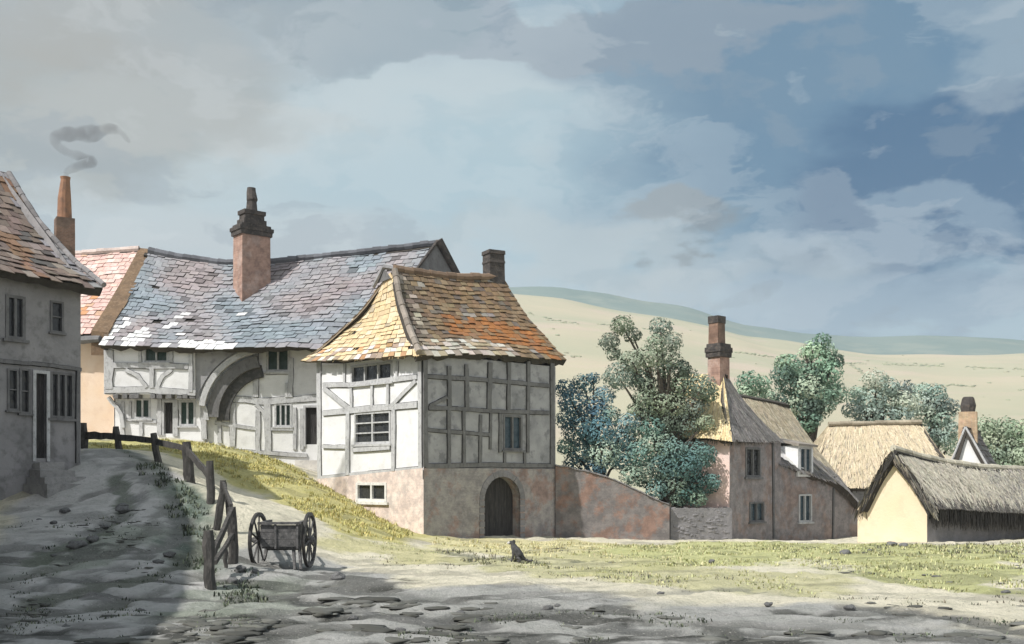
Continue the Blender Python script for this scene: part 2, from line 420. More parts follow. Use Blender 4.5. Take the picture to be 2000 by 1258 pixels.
def gz_arr(X, Y):
    X = np.asarray(X, float); Y = np.asarray(Y, float)
    xc = np.clip(X, -30, 30); yc = np.clip(Y, 2, 65)
    out = np.full(X.shape, _W[_n]) + _W[_n + 1] * xc + _W[_n + 2] * yc
    for k in range(_n):
        out = out + _W[k] * tps((xc - CPA[k, 0]) ** 2 + (yc - CPA[k, 1]) ** 2)
    far = np.clip((np.hypot(X - xc, Y - yc)) / 60, 0, 1)
    return out * (1 - far) + far * -3.0
def gz(x, y): return float(gz_arr(np.array([x]), np.array([y]))[0])
def G(px, py):
    """ground point under a picture point"""
    lo = 8.0
    ys = np.linspace(9, 64, 1200); xs = (px - 1000) / 2000 * ys
    d = (EYE - (py - 930) / 2000 * ys) - gz_arr(xs, ys)
    i = np.argmax(d < 0) if (d < 0).any() else len(ys) - 1
    return Vector((xs[i], ys[i], gz(xs[i], ys[i])))

rs = np.random.RandomState(3)
def vnoise(X, Y, s, seed):
    """smooth value noise"""
    r = np.random.RandomState(seed); T = r.rand(256, 256)
    x = X * s + 1000; y = Y * s + 1000
    xi = np.floor(x).astype(int); yi = np.floor(y).astype(int); fx = x - xi; fy = y - yi
    fx = fx * fx * (3 - 2 * fx); fy = fy * fy * (3 - 2 * fy)
    g = lambda a, b: T[a % 256, b % 256]
    return (g(xi, yi) * (1 - fx) + g(xi + 1, yi) * fx) * (1 - fy) + (g(xi, yi + 1) * (1 - fx) + g(xi + 1, yi + 1) * fx) * fy
def fbm(X, Y, s, seed, o=4):
    t = 0; a = .5
    for k in range(o):
        t = t + a * vnoise(X, Y, s * 2 ** k, seed + k); a *= .5
    return t / (1 - .5 ** o) - .5

def in_poly(X, Y, poly):
    """signed distance: positive inside"""
    ins = np.zeros(X.shape, bool); dm = np.full(X.shape, 1e9)
    n = len(poly)
    for i in range(n):
        x0, y0 = poly[i]; x1, y1 = poly[(i + 1) % n]
        c = ((y0 > Y) != (y1 > Y)) & (X < (x1 - x0) * (Y - y0) / (y1 - y0 + 1e-12) + x0)
        ins ^= c
        dx, dy = x1 - x0, y1 - y0
        t = np.clip(((X - x0) * dx + (Y - y0) * dy) / (dx * dx + dy * dy + 1e-12), 0, 1)
        dm = np.minimum(dm, np.hypot(X - x0 - t * dx, Y - y0 - t * dy))
    return np.where(ins, dm, -dm)
def gp(*pts): return [(G(*p).x, G(*p).y) for p in pts]

SAND = (.76, .70, .56); YEL = (.58, .53, .24); PALEG = (.54, .54, .26); MUD_SHADE = (.44, .432, .415); LANE = (.60, .58, .57); DKG = (.20, .24, .19); GREYG = (.30, .33, .27); CREAM = (.70, .64, .36)
REG = []
def region(col, poly, soft=.5, warp=.8, op=1.0, ns=.5): REG.append((col, poly, soft, warp, op, ns))
# churned grey road across the foreground, part of its shade painted as grey
region(MUD_SHADE, [(-40, 2), (40, 2), *gp((2000, 1245), (1800, 1205), (1600, 1180), (1400, 1172), (1250, 1180), (1130, 1165), (980, 1152), (860, 1146), (740, 1118), (640, 1085), (560, 1075), (480, 1075)), (-20, 22)], .6, 1.2)
# the shaded lane up to the left
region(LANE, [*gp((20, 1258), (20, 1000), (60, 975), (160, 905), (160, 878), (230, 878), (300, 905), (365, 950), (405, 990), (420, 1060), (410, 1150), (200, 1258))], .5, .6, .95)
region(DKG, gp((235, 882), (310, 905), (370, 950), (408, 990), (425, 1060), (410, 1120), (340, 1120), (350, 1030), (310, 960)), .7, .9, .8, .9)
region(GREYG, gp((100, 1100), (250, 1030), (330, 1040), (180, 1110), (90, 1130)), .4, .9, .7, .9)
region(GREYG, gp((260, 1200), (420, 1150), (560, 1130), (600, 1190), (400, 1220)), .4, .9, .8, .9)
# yellow bank below the long house
region(YEL, gp((165, 862), (250, 856), (340, 858), (440, 868), (520, 888), (600, 925), (640, 950), (720, 995), (800, 1030), (860, 1050), (760, 1062), (660, 1040), (590, 1005), (540, 962), (450, 950), (400, 905), (300, 885), (165, 876)), .5, 1.0, 1.0, .8)
region(SAND, gp((370, 900), (410, 915), (440, 945), (420, 960), (380, 930)), .4, .6, 1, 1)
# grass along the foot of the walls on the right
region(CREAM, gp((830, 1050), (940, 1050), (1100, 1056), (1200, 1062), (1320, 1075), (1180, 1100), (1000, 1085), (860, 1075)), .5, 1.0, .9, .8)
region(PALEG, gp((1180, 1068), (1320, 1062), (1420, 1055), (1560, 1062), (1700, 1062), (1850, 1065), (2000, 1062), (2000, 1165), (1850, 1160), (1700, 1135), (1560, 1112), (1420, 1098), (1300, 1118), (1170, 1130)), .5, 1.3, .95, .7)
region((.56, .53, .30), gp((1000, 1085), (1180, 1080), (1420, 1110), (1700, 1140), (1600, 1165), (1320, 1150), (1050, 1125), (860, 1100)), .6, 1.4, .8, .7)
region((.56, .52, .26), gp((640, 1040), (760, 1062), (900, 1078), (860, 1105), (720, 1085), (620, 1060)), .5, 1.0, .75, .8)
region(SAND, gp((1420, 1112), (1560, 1090), (1700, 1110), (1600, 1130)), .5, 1.0, .7, .9)

def axis(fine0, fine1, st, far):
    a = list(np.arange(fine0, fine1 + 1e-6, st)); k = st; p = fine1
    hi = []
    while p < far[1]:
        k *= 1.25; p += k; hi.append(p)
    k = st; p = fine0; lo = []
    while p > far[0]:
        k *= 1.25; p -= k; lo.append(p)
    return np.array(lo[::-1] + a + hi)
gx = axis(-21, 21, .11, (-3000, 3000)); gy = axis(11.5, 50, .11, (-900, 3200))
GX, GY = np.meshgrid(gx, gy)
GZ = gz_arr(GX, GY)
nearw = np.clip(1 - np.maximum(np.maximum(np.abs(GX) - 22, 0), np.maximum(GY - 52, 0)) / 8, 0, 1)
GZ = GZ + nearw * (fbm(GX, GY, .45, 5) * .20 + fbm(GX, GY * 1.6, 2.0, 15) * .15)
C = np.ones(GX.shape + (3,)) * np.array(SAND)
for k, (col, poly, soft, warp, op, ns) in enumerate(REG):
    sd = in_poly(GX, GY, poly) + fbm(GX, GY, ns, 40 + 7 * k, 4) * warp * 2.2
    w = np.clip(sd / soft + .5, 0, 1) * op
    C = C * (1 - w[..., None]) + np.array(col) * w[..., None]
# wheel ruts in the road: shallow furrows with darker, wetter bottoms
mudw = np.clip((in_poly(GX, GY, REG[0][1]) + fbm(GX, GY, .5, 90) * 1.5) / .8, 0, 1)
rut = np.zeros(GX.shape)
for c0, sl, wv in ((15.6, .05, .5), (17.0, .04, .6), (18.4, .10, .5), (19.9, .07, .5), (14.3, .02, .4)):
    yy = c0 - sl * GX + np.sin(GX * .22 + c0) * .35 + fbm(GX, GY, .3, 77) * 1.2
    rut = np.maximum(rut, np.exp(-((GY - yy) / .17) ** 2) * (fbm(GX, GY * .3, .35, int(c0 * 10)) + .5))
GZ = GZ - rut * mudw * .13
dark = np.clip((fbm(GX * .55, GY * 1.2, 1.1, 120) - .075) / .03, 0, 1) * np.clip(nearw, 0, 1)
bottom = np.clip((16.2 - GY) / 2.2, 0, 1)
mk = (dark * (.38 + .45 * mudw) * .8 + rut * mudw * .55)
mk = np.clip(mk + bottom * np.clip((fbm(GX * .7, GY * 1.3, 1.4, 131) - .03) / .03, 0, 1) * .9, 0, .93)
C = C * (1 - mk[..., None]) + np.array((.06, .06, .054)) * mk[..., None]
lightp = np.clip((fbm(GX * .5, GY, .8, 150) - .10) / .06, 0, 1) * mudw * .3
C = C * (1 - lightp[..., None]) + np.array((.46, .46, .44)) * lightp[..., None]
# trodden, mossy streaks that follow the bend of the lane
def dist_line(X, Y, pl):
    dm = np.full(X.shape, 1e9)
    for (x0, y0), (x1, y1) in zip(pl, pl[1:]):
        dx, dy = x1 - x0, y1 - y0; t = np.clip(((X - x0) * dx + (Y - y0) * dy) / (dx * dx + dy * dy), 0, 1)
        dm = np.minimum(dm, np.hypot(X - x0 - t * dx, Y - y0 - t * dy))
    return dm
for k, (pl, w_, c_, op) in enumerate((
    ([(40, 1105), (110, 1080), (180, 1048), (232, 1010), (252, 970), (225, 935)], .30, (.17, .19, .15), .85),
    ([(20, 1135), (120, 1108), (220, 1072), (290, 1035), (320, 990)], .22, (.22, .22, .20), .7),
    ([(60, 1180), (190, 1150), (290, 1128), (370, 1098), (400, 1060)], .34, (.15, .16, .13), .85),
    ([(150, 1190), (260, 1168), (360, 1140), (405, 1120)], .22, (.20, .20, .18), .7),
    ([(330, 1060), (370, 1020), (385, 985), (365, 955)], .40, (.13, .17, .14), .8),
    ([(60, 1010), (140, 985), (210, 955)], .22, (.24, .23, .22), .7),
    ([(30, 1215), (160, 1190), (270, 1170)], .22, (.19, .19, .175), .75),
    ([(270, 1085), (340, 1050), (372, 1010)], .16, (.20, .20, .185), .7),
    ([(170, 1120), (280, 1088), (340, 1052), (352, 1005), (320, 950), (270, 915)], .13, (.25, .245, .235), .7),
    ([(90, 1070), (190, 1030), (270, 985), (285, 940), (250, 905)], .12, (.24, .235, .23), .7),
    ([(40, 1155), (170, 1128), (260, 1105)], .14, (.22, .22, .21), .7),
    ([(420, 1190), (520, 1160), (600, 1130)], .2, (.21, .22, .19), .7),
    ([(640, 1140), (760, 1160), (900, 1178), (1060, 1190), (1250, 1200)], .30, (.20, .20, .19), .7),
    ([(520, 1160), (640, 1185), (800, 1205), (960, 1225)], .26, (.13, .13, .125), .8),
    ([(1660, 1188), (1760, 1200), (1880, 1215), (1990, 1232)], .34, (.15, .15, .145), .85),
    ([(1180, 1228), (1350, 1240), (1500, 1236), (1700, 1250)], .26, (.14, .14, .135), .8),
    ([(1280, 1160), (1420, 1152), (1560, 1168)], .20, (.26, .26, .24), .6),
    ([(860, 1082), (960, 1090), (1060, 1098), (1180, 1092)], .34, (.24, .24, .17), .8),
    ([(1480, 1100), (1600, 1108), (1740, 1128)], .24, (.27, .28, .18), .7))):
    d_ = dist_line(GX, GY, gp(*pl)) + fbm(GX, GY, 1.6, 300 + k, 4) * .9
    w2 = np.clip((w_ - d_) / .14 + .5, 0, 1) * op
    C = C * (1 - w2[..., None]) + np.array(c_) * w2[..., None]; GZ = GZ - w2 * .05
farm = np.clip((GY - 55) / 10, 0, 1)[..., None]
C = C * (1 - farm) + np.array((.34, .36, .18)) * farm
me = bpy.data.meshes.new('ground')
ny, nx = GX.shape
idx = np.arange(ny * nx).reshape(ny, nx)
fa = np.stack([idx[:-1, :-1], idx[:-1, 1:], idx[1:, 1:], idx[1:, :-1]], -1).reshape(-1, 4)
me.vertices.add(ny * nx); me.vertices.foreach_set('co', np.stack([GX, GY, GZ], -1).astype(np.float32).ravel())
me.loops.add(fa.size); me.loops.foreach_set('vertex_index', fa.astype(np.int32).ravel())
me.polygons.add(len(fa)); me.polygons.foreach_set('loop_start', np.arange(0, fa.size, 4, dtype=np.int32))
me.update(calc_edges=True); me.validate()
at = me.color_attributes.new('Col', 'FLOAT_COLOR', 'POINT')
at.data.foreach_set('color', np.concatenate([C, np.ones(C.shape[:2] + (1,))], -1).astype(np.float32).ravel())
me.polygons.foreach_set('use_smooth', [True] * len(me.polygons))
gm, gnt, gbs = new_mat('earth_and_turf')
gtc = N(gnt, 'ShaderNodeTexCoord'); gv = gtc.outputs['Object']
gat = N(gnt, 'ShaderNodeVertexColor'); gat.layer_name = 'Col'
g1, _ = noise_fac(gnt, gv, 1.6, .35, .65, 8, .7)
gcol = mixc(gnt, g1, gat.outputs[0], mixc(gnt, 1.0, gat.outputs[0], (.72, .74, .72), 'MULTIPLY'))
g2, _ = noise_fac(gnt, gv, 7, .57, .66, 6, .7)
gm2 = N(gnt, 'ShaderNodeMath', operation='MULTIPLY'); gnt.links.new(g2, gm2.inputs[0]); gm2.inputs[1].default_value = .45
gcol = mixc(gnt, gm2.outputs[0], gcol, mixc(gnt, 1.0, gcol, (.35, .35, .33), 'MULTIPLY'))
g3, _ = noise_fac(gnt, gv, 22, .6, .7, 4, .6)
gm3 = N(gnt, 'ShaderNodeMath', operation='MULTIPLY'); gnt.links.new(g3, gm3.inputs[0]); gm3.inputs[1].default_value = .5
gcol = mixc(gnt, gm3.outputs[0], gcol, (.62, .60, .55))
gnt.links.new(gcol, gbs.inputs['Base Color']); gbs.inputs['Roughness'].default_value = .95; gbs.inputs['Specular IOR Level'].default_value = .15
gn = N(gnt, 'ShaderNodeTexNoise', Scale=9, Detail=10, Roughness=.72); gnt.links.new(gv, gn.inputs['Vector'])
gb = N(gnt, 'ShaderNodeBump', Strength=.9, Distance=.14); gnt.links.new(gn.outputs[0], gb.inputs['Height']); gnt.links.new(gb.outputs[0], gbs.inputs['Normal'])
me.materials.append(gm)
ground = bpy.data.objects.new('ground', me); COL.objects.link(ground); ground['kind'] = 'structure'

# ------------------------------------------------------------------ hills
def hill(name, crest, y0, Yc, base, m, back=1.5, amp=2.0):
    """crest: list of picture points of the skyline, at distance Yc"""
    xs = [xat(a, Yc) for a, _ in crest]; zs = [zat(b, Yc) for _, b in crest]
    X = np.linspace(min(xs), max(xs), 180); Zc = np.interp(X, xs, zs)
    mb = MB(); rows = []
    vs = [0, .06, .14, .24, .34, .45, .56, .67, .77, .86, .93, 1.0, 1.08, 1.25, 1.6]
    for v in vs:
        y = y0 + (Yc - y0) * v
        h = v ** 1.12 if v <= 1 else 1 - ((v - 1) / .6) ** 1.5 * .4
        k = .35 + .65 * min(y / Yc, 1)
        rows.append([(x * k, y + mnoise.noise(Vector((x * .01, v * 3, 1))) * (Yc - y0) * .02,
                      base + (z - base) * h + mnoise.noise(Vector((x * .02, v * 4, 7))) * amp) for x, z in zip(X, Zc)])
    for a, b in zip(rows, rows[1:]):
        for i in range(len(a) - 1): mb.face([a[i], a[i + 1], b[i + 1], b[i]])
    # weld by rebuilding shared verts
    me = bpy.data.meshes.new(name); n = len(X)
    me.from_pydata([p for r in rows for p in r], [], [(j * n + i, j * n + i + 1, (j + 1) * n + i + 1, (j + 1) * n + i) for j in range(len(rows) - 1) for i in range(n - 1)])
    me.polygons.foreach_set('use_smooth', [True] * len(me.polygons)); me.materials.append(m)
    o = bpy.data.objects.new(name, me); COL.objects.link(o); o['kind'] = 'structure'
    return o
M['down'] = mat('dry_downland', (.42, .375, .275), (.345, .34, .245), (.46, .37, .31), s1=.014, s2=.03, bump=.8, bscale=.35, stretch=(.7, 1, 1), cfac=.6)
M['far'] = mat('far_wooded_down', (.14, .19, .18), (.17, .215, .20), (.22, .25, .22), s1=.02, s2=.03, bump=.8, bscale=.2, stretch=(.6, 1, 1), cfac=.7)
hill('downland_hill', [(-600, 640), (300, 610), (800, 585), (985, 572), (1100, 586), (1240, 612), (1390, 634), (1450, 655), (1600, 680), (1700, 690), (2000, 692), (2400, 700), (3200, 720)], 90, 620, -3, M['down'])
hill('wooded_ridge', [(-600, 620), (300, 600), (800, 580), (985, 561), (1100, 562), (1240, 582), (1330, 600), (1450, 632), (1560, 648), (1650, 659), (1800, 655), (2000, 665), (2500, 675), (3400, 690)], 520, 1000, -3, M['far'], amp=2.5)
# ================================================================== the jettied cottage in the middle
c0 = Vector((-3.27, 38.0)); cL = Vector((-8.03, 42.5)); cR = Vector((1.81, 42.6))
FL, FR = Fac(c0, cL), Fac(c0, cR)
cot = thing('cottage', 'black and white timber framed cottage with brown hipped tile roof above a brick basement', 'cottage', (c0.x, c0.y, 0))
EAV = 6.75; SILLZ = 2.5
wl_low = FL.rect(689, 868 - 60, 764, 866); win_low = FL.rect(694, 806, 762, 865)
win_top = FL.rect(687, 712, 765, 747); win_cel = FL.rect(700, 945, 756, 977)
mb = MB()
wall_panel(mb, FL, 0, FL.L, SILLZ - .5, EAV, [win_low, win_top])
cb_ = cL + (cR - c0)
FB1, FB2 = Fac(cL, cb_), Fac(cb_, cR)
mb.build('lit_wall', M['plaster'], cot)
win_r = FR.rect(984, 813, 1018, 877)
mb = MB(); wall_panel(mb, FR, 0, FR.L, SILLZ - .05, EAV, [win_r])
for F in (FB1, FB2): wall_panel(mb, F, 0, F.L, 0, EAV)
mb.build('shaded_wall', M['plaster_shaded'], cot)
# brick basement
mb = MB()
slz = FL.uv(627, 935)[1]
o = .06
uc0, uc1, zc0, zc1 = win_cel
wall_panel(mb, FL, -.05, FL.L + .05, -1.2, SILLZ - .42, [win_cel], out=o, depth=.25)
mb.face([FL.pt(0, SILLZ - .42, o), FL.pt(FL.L, SILLZ - .42, o), FL.pt(0, SILLZ + .0, o)])
mb.face([FL.pt(0, SILLZ - .42, o), FL.pt(FL.L, SILLZ - .42, o), FL.pt(FL.L, SILLZ - .42, 0), FL.pt(0, SILLZ - .42, 0)])
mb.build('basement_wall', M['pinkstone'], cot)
# shaded basement with the arched doorway
ax0, ax1, az0, az1 = FR.rect(944, 931, 1014, 1046); acx = (ax0 + ax1) / 2; aw = (ax1 - ax0) / 2
mb = MB(); zsp = az1 - aw * .95
wall_panel(mb, FR, -.06, ax0, -1.2, SILLZ, out=o); wall_panel(mb, FR, ax1, FR.L + .02, -1.2, SILLZ, out=o)
arc = [(acx - aw * math.cos(t), zsp + (az1 - zsp) * math.sin(t)) for t in [math.pi * k / 14 for k in range(15)]]
for (a, b), (c, d) in zip(arc, arc[1:]):
    mb.face([FR.pt(a, b, o), FR.pt(c, d, o), FR.pt(c, SILLZ, o), FR.pt(a, SILLZ, o)])
rim = [(ax0, az0 - 1)] + arc + [(ax1, az0 - 1)]
for p, q in zip(rim, rim[1:]): mb.face([FR.pt(*p, o), FR.pt(*q, o), FR.pt(*q, o - .55), FR.pt(*p, o - .55)])
mb.face([FR.pt(-.06, SILLZ, o), FR.pt(FR.L, SILLZ, o), FR.pt(FR.L, SILLZ, -.01), FR.pt(-.06, SILLZ, -.01)])
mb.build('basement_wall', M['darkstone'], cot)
mb = MB()
ring = [(ax0, az0 - .2)] + arc + [(ax1, az0 - .2)]
for k, (p, q) in enumerate(zip(ring, ring[1:])):   # voussoirs and jamb stones
    def out_(r, e): return (acx + (r[0] - acx) * (1 + e), zsp + (r[1] - zsp) * (1 + e) if r[1] > zsp else r[1])
    P0, Q0, P1, Q1 = p, q, out_(p, .26), out_(q, .26)
    n = 1 if 0 < k < len(ring) - 2 else 6
    for i in range(n):
        l = lambda A, B, t: (A[0] + (B[0] - A[0]) * t, A[1] + (B[1] - A[1]) * t)
        t0, t1 = i / n + .02, (i + 1) / n - .02
        pr = rnd.uniform(.015, .04)
        a = [l(P0, Q0, t0), l(P0, Q0, t1), l(P1, Q1, t1), l(P1, Q1, t0)]
        mb.hexa([FR.pt(*z, o - .1) for z in a], [FR.pt(*z, o + pr) for z in a])
mb.build('door_arch', M['greystone'], cot)
mb = MB()
n = 6
for i in range(n):
    u0 = ax0 + 2 * aw * i / n; u1 = ax0 + 2 * aw * (i + 1) / n - .012; jj = rnd.uniform(0, .015)
    mb.hexa([FR.pt(u0, -.6, o - .5), FR.pt(u1, -.6, o - .5), FR.pt(u1, -.6, o - .45 + jj), FR.pt(u0, -.6, o - .45 + jj)],
            [FR.pt(u0, az1, o - .5), FR.pt(u1, az1, o - .5), FR.pt(u1, az1, o - .45 + jj), FR.pt(u0, az1, o - .45 + jj)])
ddoor = mb.build('door', M['door'], cot)
mb = MB(); mb.tube([FR.pt(ax0 + .3, .9, o - .44), FR.pt(ax0 + .3, .98, o - .40), FR.pt(ax0 + .3, 1.06, o - .44)], .016, n=6)
mb.build('handle', M['iron'], ddoor)
window(FL, win_low, cot, mull=1, trans=2, fw=.09)
window(FL, win_top, cot, mull=2, fw=.08)
M['whitewood'] = mat('white_painted_wood', (.74, .73, .70), (.62, .61, .58), (.40, .39, .37), s1=3, s2=9, bump=.4)
window(FL, win_cel, cot, mull=1, fw=.11, m=M['whitewood'], out=o)
window(FR, win_r, cot, mull=1, fw=.08, m=M['timber_dark'], g=M['glass_blue'])
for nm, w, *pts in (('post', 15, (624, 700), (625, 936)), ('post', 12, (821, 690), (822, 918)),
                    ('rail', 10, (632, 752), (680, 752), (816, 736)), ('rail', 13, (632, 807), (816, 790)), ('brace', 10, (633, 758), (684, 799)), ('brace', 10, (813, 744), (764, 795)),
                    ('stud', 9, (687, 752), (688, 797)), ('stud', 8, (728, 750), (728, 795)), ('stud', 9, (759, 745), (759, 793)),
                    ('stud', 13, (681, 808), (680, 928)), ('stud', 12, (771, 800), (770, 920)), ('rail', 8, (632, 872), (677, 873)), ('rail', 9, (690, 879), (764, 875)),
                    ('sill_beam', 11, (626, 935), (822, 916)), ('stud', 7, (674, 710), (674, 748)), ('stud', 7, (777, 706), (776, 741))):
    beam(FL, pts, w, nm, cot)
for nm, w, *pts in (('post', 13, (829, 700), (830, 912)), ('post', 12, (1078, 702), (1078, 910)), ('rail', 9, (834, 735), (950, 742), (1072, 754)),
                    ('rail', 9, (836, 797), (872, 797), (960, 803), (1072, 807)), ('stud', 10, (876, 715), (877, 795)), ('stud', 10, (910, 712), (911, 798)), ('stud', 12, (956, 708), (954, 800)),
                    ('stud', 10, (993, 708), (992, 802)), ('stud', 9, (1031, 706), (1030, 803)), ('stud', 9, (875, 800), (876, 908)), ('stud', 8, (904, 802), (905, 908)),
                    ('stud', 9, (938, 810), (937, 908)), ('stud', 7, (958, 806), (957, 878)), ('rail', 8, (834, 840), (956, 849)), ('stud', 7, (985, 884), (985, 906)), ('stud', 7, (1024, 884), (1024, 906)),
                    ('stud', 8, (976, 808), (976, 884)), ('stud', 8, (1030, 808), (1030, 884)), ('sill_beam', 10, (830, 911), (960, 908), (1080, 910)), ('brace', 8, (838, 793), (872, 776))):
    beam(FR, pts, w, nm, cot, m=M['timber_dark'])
# roof
Lh = P(590, 704, 42.6); Cn = P(818, 692, 37.45); Rr = P(1107, 703, 42.8); Bk = Lh + (Rr - Cn) + Vector((0, .3, 0))
G0 = P(738, 562, 41.6); R0 = P(769, 527, 40.9); R1 = P(982, 543, 44.4)
rid = polyfn([(0, R0), (.5, R0.lerp(R1, .5) - Vector((0, 0, .16))), (1, R1)])
eav = polyfn([(0, Cn), (.45, Cn.lerp(Rr, .45) + Vector((0, 0, .10))), (1, Rr)])
BRN = [((0.234, 0.160, 0.094), 4), ((0.187, 0.133, 0.086), 3), ((0.273, 0.207, 0.129), 2), ((0.156, 0.133, 0.109), 1.5), ((0.296, 0.273, 0.242), .4)]
def col_brown(u, v):
    q = pnoise(u * 5, v * 3, 1.2, 3)
    if v < .55 and .28 < u < .95 and abs(v - (.42 - .38 * (u - .4))) < .16 + q * .12: return vary(pick(((0.359, 0.156, 0.058), 3), ((0.312, 0.148, 0.066), 2), ((0.257, 0.164, 0.094), 1.2)), .12)
    if v < .22 and u < .6 + q * .3: return vary(pick(((.52, .48, .42), 2), ((.40, .32, .22), 2), ((.30, .25, .2), 1)))
    if u < .14: return vary(pick(((.16, .13, .10), 2), ((.34, .30, .24), 1)))
    return vary(pick(*BRN), .13)
fr = surf(eav, rid, .20)
mb = MB(); slab(mb, fr, .27, ragged=.09, nu=30); tiles(mb, fr, 19, .34, col_brown, jit=1.3)
roof = mb.build('roof', M['tile'], cot)
fb = surf(line(Bk, Lh), polyfn([(0, R1), (.5, R0.lerp(R1, .5) - Vector((0, 0, .16))), (1, G0.lerp(R0, .4))]), .30); mb = MB(); slab(mb, fb, .06, edge=(.30, .24, .17)); tiles(mb, fb, 12, .6, col_brown); mb.build('back_roof', M['tile'], cot)
fl = surf(polyfn([(0, Lh), (.5, Lh.lerp(Cn, .5) - Vector((0, 0, .04))), (1, Cn)]), line(G0, R0.lerp(G0, .15)), .30)
def col_yel(u, v):  # paler ochre tiles put sunlight into the colour of the hip side
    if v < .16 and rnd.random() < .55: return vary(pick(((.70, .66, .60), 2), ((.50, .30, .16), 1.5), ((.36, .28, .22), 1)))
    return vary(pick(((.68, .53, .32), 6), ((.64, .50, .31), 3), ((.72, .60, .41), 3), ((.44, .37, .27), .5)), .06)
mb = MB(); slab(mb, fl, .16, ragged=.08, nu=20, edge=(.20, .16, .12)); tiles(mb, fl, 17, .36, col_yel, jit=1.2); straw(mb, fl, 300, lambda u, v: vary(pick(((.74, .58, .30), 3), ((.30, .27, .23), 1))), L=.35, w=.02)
hip = mb.build('hip_roof', M['tile'], cot); hip['label'] = 'sunlit ochre hip end of the roof'
mb = MB()   # gablet at the head of the hip
g1, g2, g3 = G0 + Vector((-.12, -.1, .1)), R0 + Vector((-.1, -.12, -.35)), R0 + Vector((-.42, .15, .12))
mb.face([g1, g2, g3], (1, 1, 1)); mb.build('gablet', M['timber_dark'], cot)
mb = MB(); mb.tube([g1 - Vector((.05, .05, .1)), g3 + Vector((0, 0, .05))], [.09, .08], n=6); mb.tube([g3 + Vector((0, 0, .05)), R0 + Vector((.25, .1, .05))], [.12, .1], n=6)
mb.build('barge_board', M['plaster_shaded'], cot)
ridge_caps(rid, M['tile'], cot, (.24, .17, .12))
hl = polyfn([(k / 8, fr(0, k / 8, .05)) for k in range(9)])
ridge_caps(hl, M['tile'], cot, (.30, .26, .22), name='hip_tiles', w=.13, u0=0, u1=.97)
mb = MB()   # gable above the far end wall
mb.face([FB2.pt(0, EAV - .1), FB2.pt(FB2.L, EAV - .1), tuple(R1 - Vector((.25, .2, .25)))]); mb.build('gable', M['plaster_shaded'], cot)
# dark chimney at the end of the ridge
def stack(name, cx, cy, z0, z1, wx, wy, ang, m, parent, cap=None, capm=None, taper=.96, lean=(0, 0)):
    mb = MB(); ca, sa = math.cos(ang), math.sin(ang)
    def ring(z, k, o=0):
        t = (z - z0) / max(z1 - z0, .01)
        return [Vector((cx + lean[0] * t + (ca * a * wx - sa * b * wy) * .5 * k, cy + lean[1] * t + (sa * a * wx + ca * b * wy) * .5 * k, z)) for a, b in ((-1, -1), (1, -1), (1, 1), (-1, 1))]
    n = 5; zz = [z0 + (z1 - z0) * i / n for i in range(n + 1)]
    for i in range(n): mb.hexa(ring(zz[i], 1 - (1 - taper) * i / n + rnd.uniform(-.008, .008)), ring(zz[i + 1], 1 - (1 - taper) * (i + 1) / n))
    st = mb.build(name, m, parent)
    if cap:
        mb = MB()
        for a, b, k in cap: mb.hexa(ring(a, k), ring(b, k * rnd.uniform(.97, 1.02)))
        mb.build('cap', capm or m, st)
    return st
ch = P(966, 560, 44.3)
ct = zat(493, 44.3)
stack('chimney', ch.x, ch.y, ch.z - 1.3, ct, .74, .7, .5, M['soot'], cot, cap=[(ct - .12, ct + .04, 1.06), (ct - .5, ct - .4, 1.04)], lean=(-.05, 0))

# ================================================================== long hall house behind
YJ, YG, YH = 48.0, 48.45, 48.6
X0, XJ, XE = xat(203, YJ), xat(380, YJ), -3.2
FJ = Fac((X0, YJ), (XJ, YJ)); FG = Fac((X0 + .35, YG), (XJ + .35, YG)); FH = Fac((XJ - .1, YH), (XE, YH))
hall = thing('hall_house', 'long whitewashed timber framed hall house with sagging blue grey slate roof', 'house', (-11, 48.5, 3.5))
zj = FJ.uv(290, 770)[1]; ze = zat(676, YJ) + .25
wtop = FJ.rect(283, 676, 327, 706)
mb = MB(); wall_panel(mb, FJ, 0, FJ.L, zj, ze, [wtop], depth=.14)
mb.face([FJ.pt(0, zj), FJ.pt(FJ.L, zj), FJ.pt(FJ.L, zj, -1.3), FJ.pt(0, zj, -1.3)])
for u in (0, FJ.L): mb.face([FJ.pt(u, zj), FJ.pt(u, ze), FJ.pt(u, ze, -1.3), FJ.pt(u, zj, -1.3)])
mb.build('jettied_wall', M['plaster'], hall)
wg1 = FG.rect(264, 780, 292, 816); wg2 = FG.rect(352, 784, 380, 830); dg = FG.rect(321, 786, 338, 847)
mb = MB(); wall_panel(mb, FG, 0, FG.L, 2.0, zj + .1, [wg1, wg2, dg], depth=.15)
for u in (0, FG.L): mb.face([FG.pt(u, 2), FG.pt(u, zj + .1), FG.pt(u, zj + .1, -1.6), FG.pt(u, 2, -1.6)])
mb.build('ground_floor_wall', M['plaster'], hall)
wh1 = FH.rect(522, 680, 564, 724); wh2 = FH.rect(538, 790, 568, 832); dh = FH.rect(597, 796, 620, 868)
mb = MB(); wall_panel(mb, FH, 0, FH.L, -.5, ze + .3, [wh1, wh2, dh], depth=.15)
FK = Fac((XE, YH), (XE, 57.5)); wall_panel(mb, FK, 0, FK.L, -.5, ze + .2)
FKb = Fac((X0, 57.5), (XE, 57.5)); wall_panel(mb, FKb, 0, FKb.L, 0, ze)
FKl = Fac((X0 + .3, YG), (X0 + .3, 57.5)); wall_panel(mb, FKl, 0, FKl.L, 0, ze + .2)
mb.build('hall_wall', M['plaster'], hall)
window(FJ, wtop, hall, mull=1, fw=.08, g=M['glass_green'])
window(FG, wg1, hall, mull=1, fw=.09, g=M['glass_green'], m=M['timber']); window(FG, wg2, hall, mull=1, fw=.09, g=M['glass_green'])
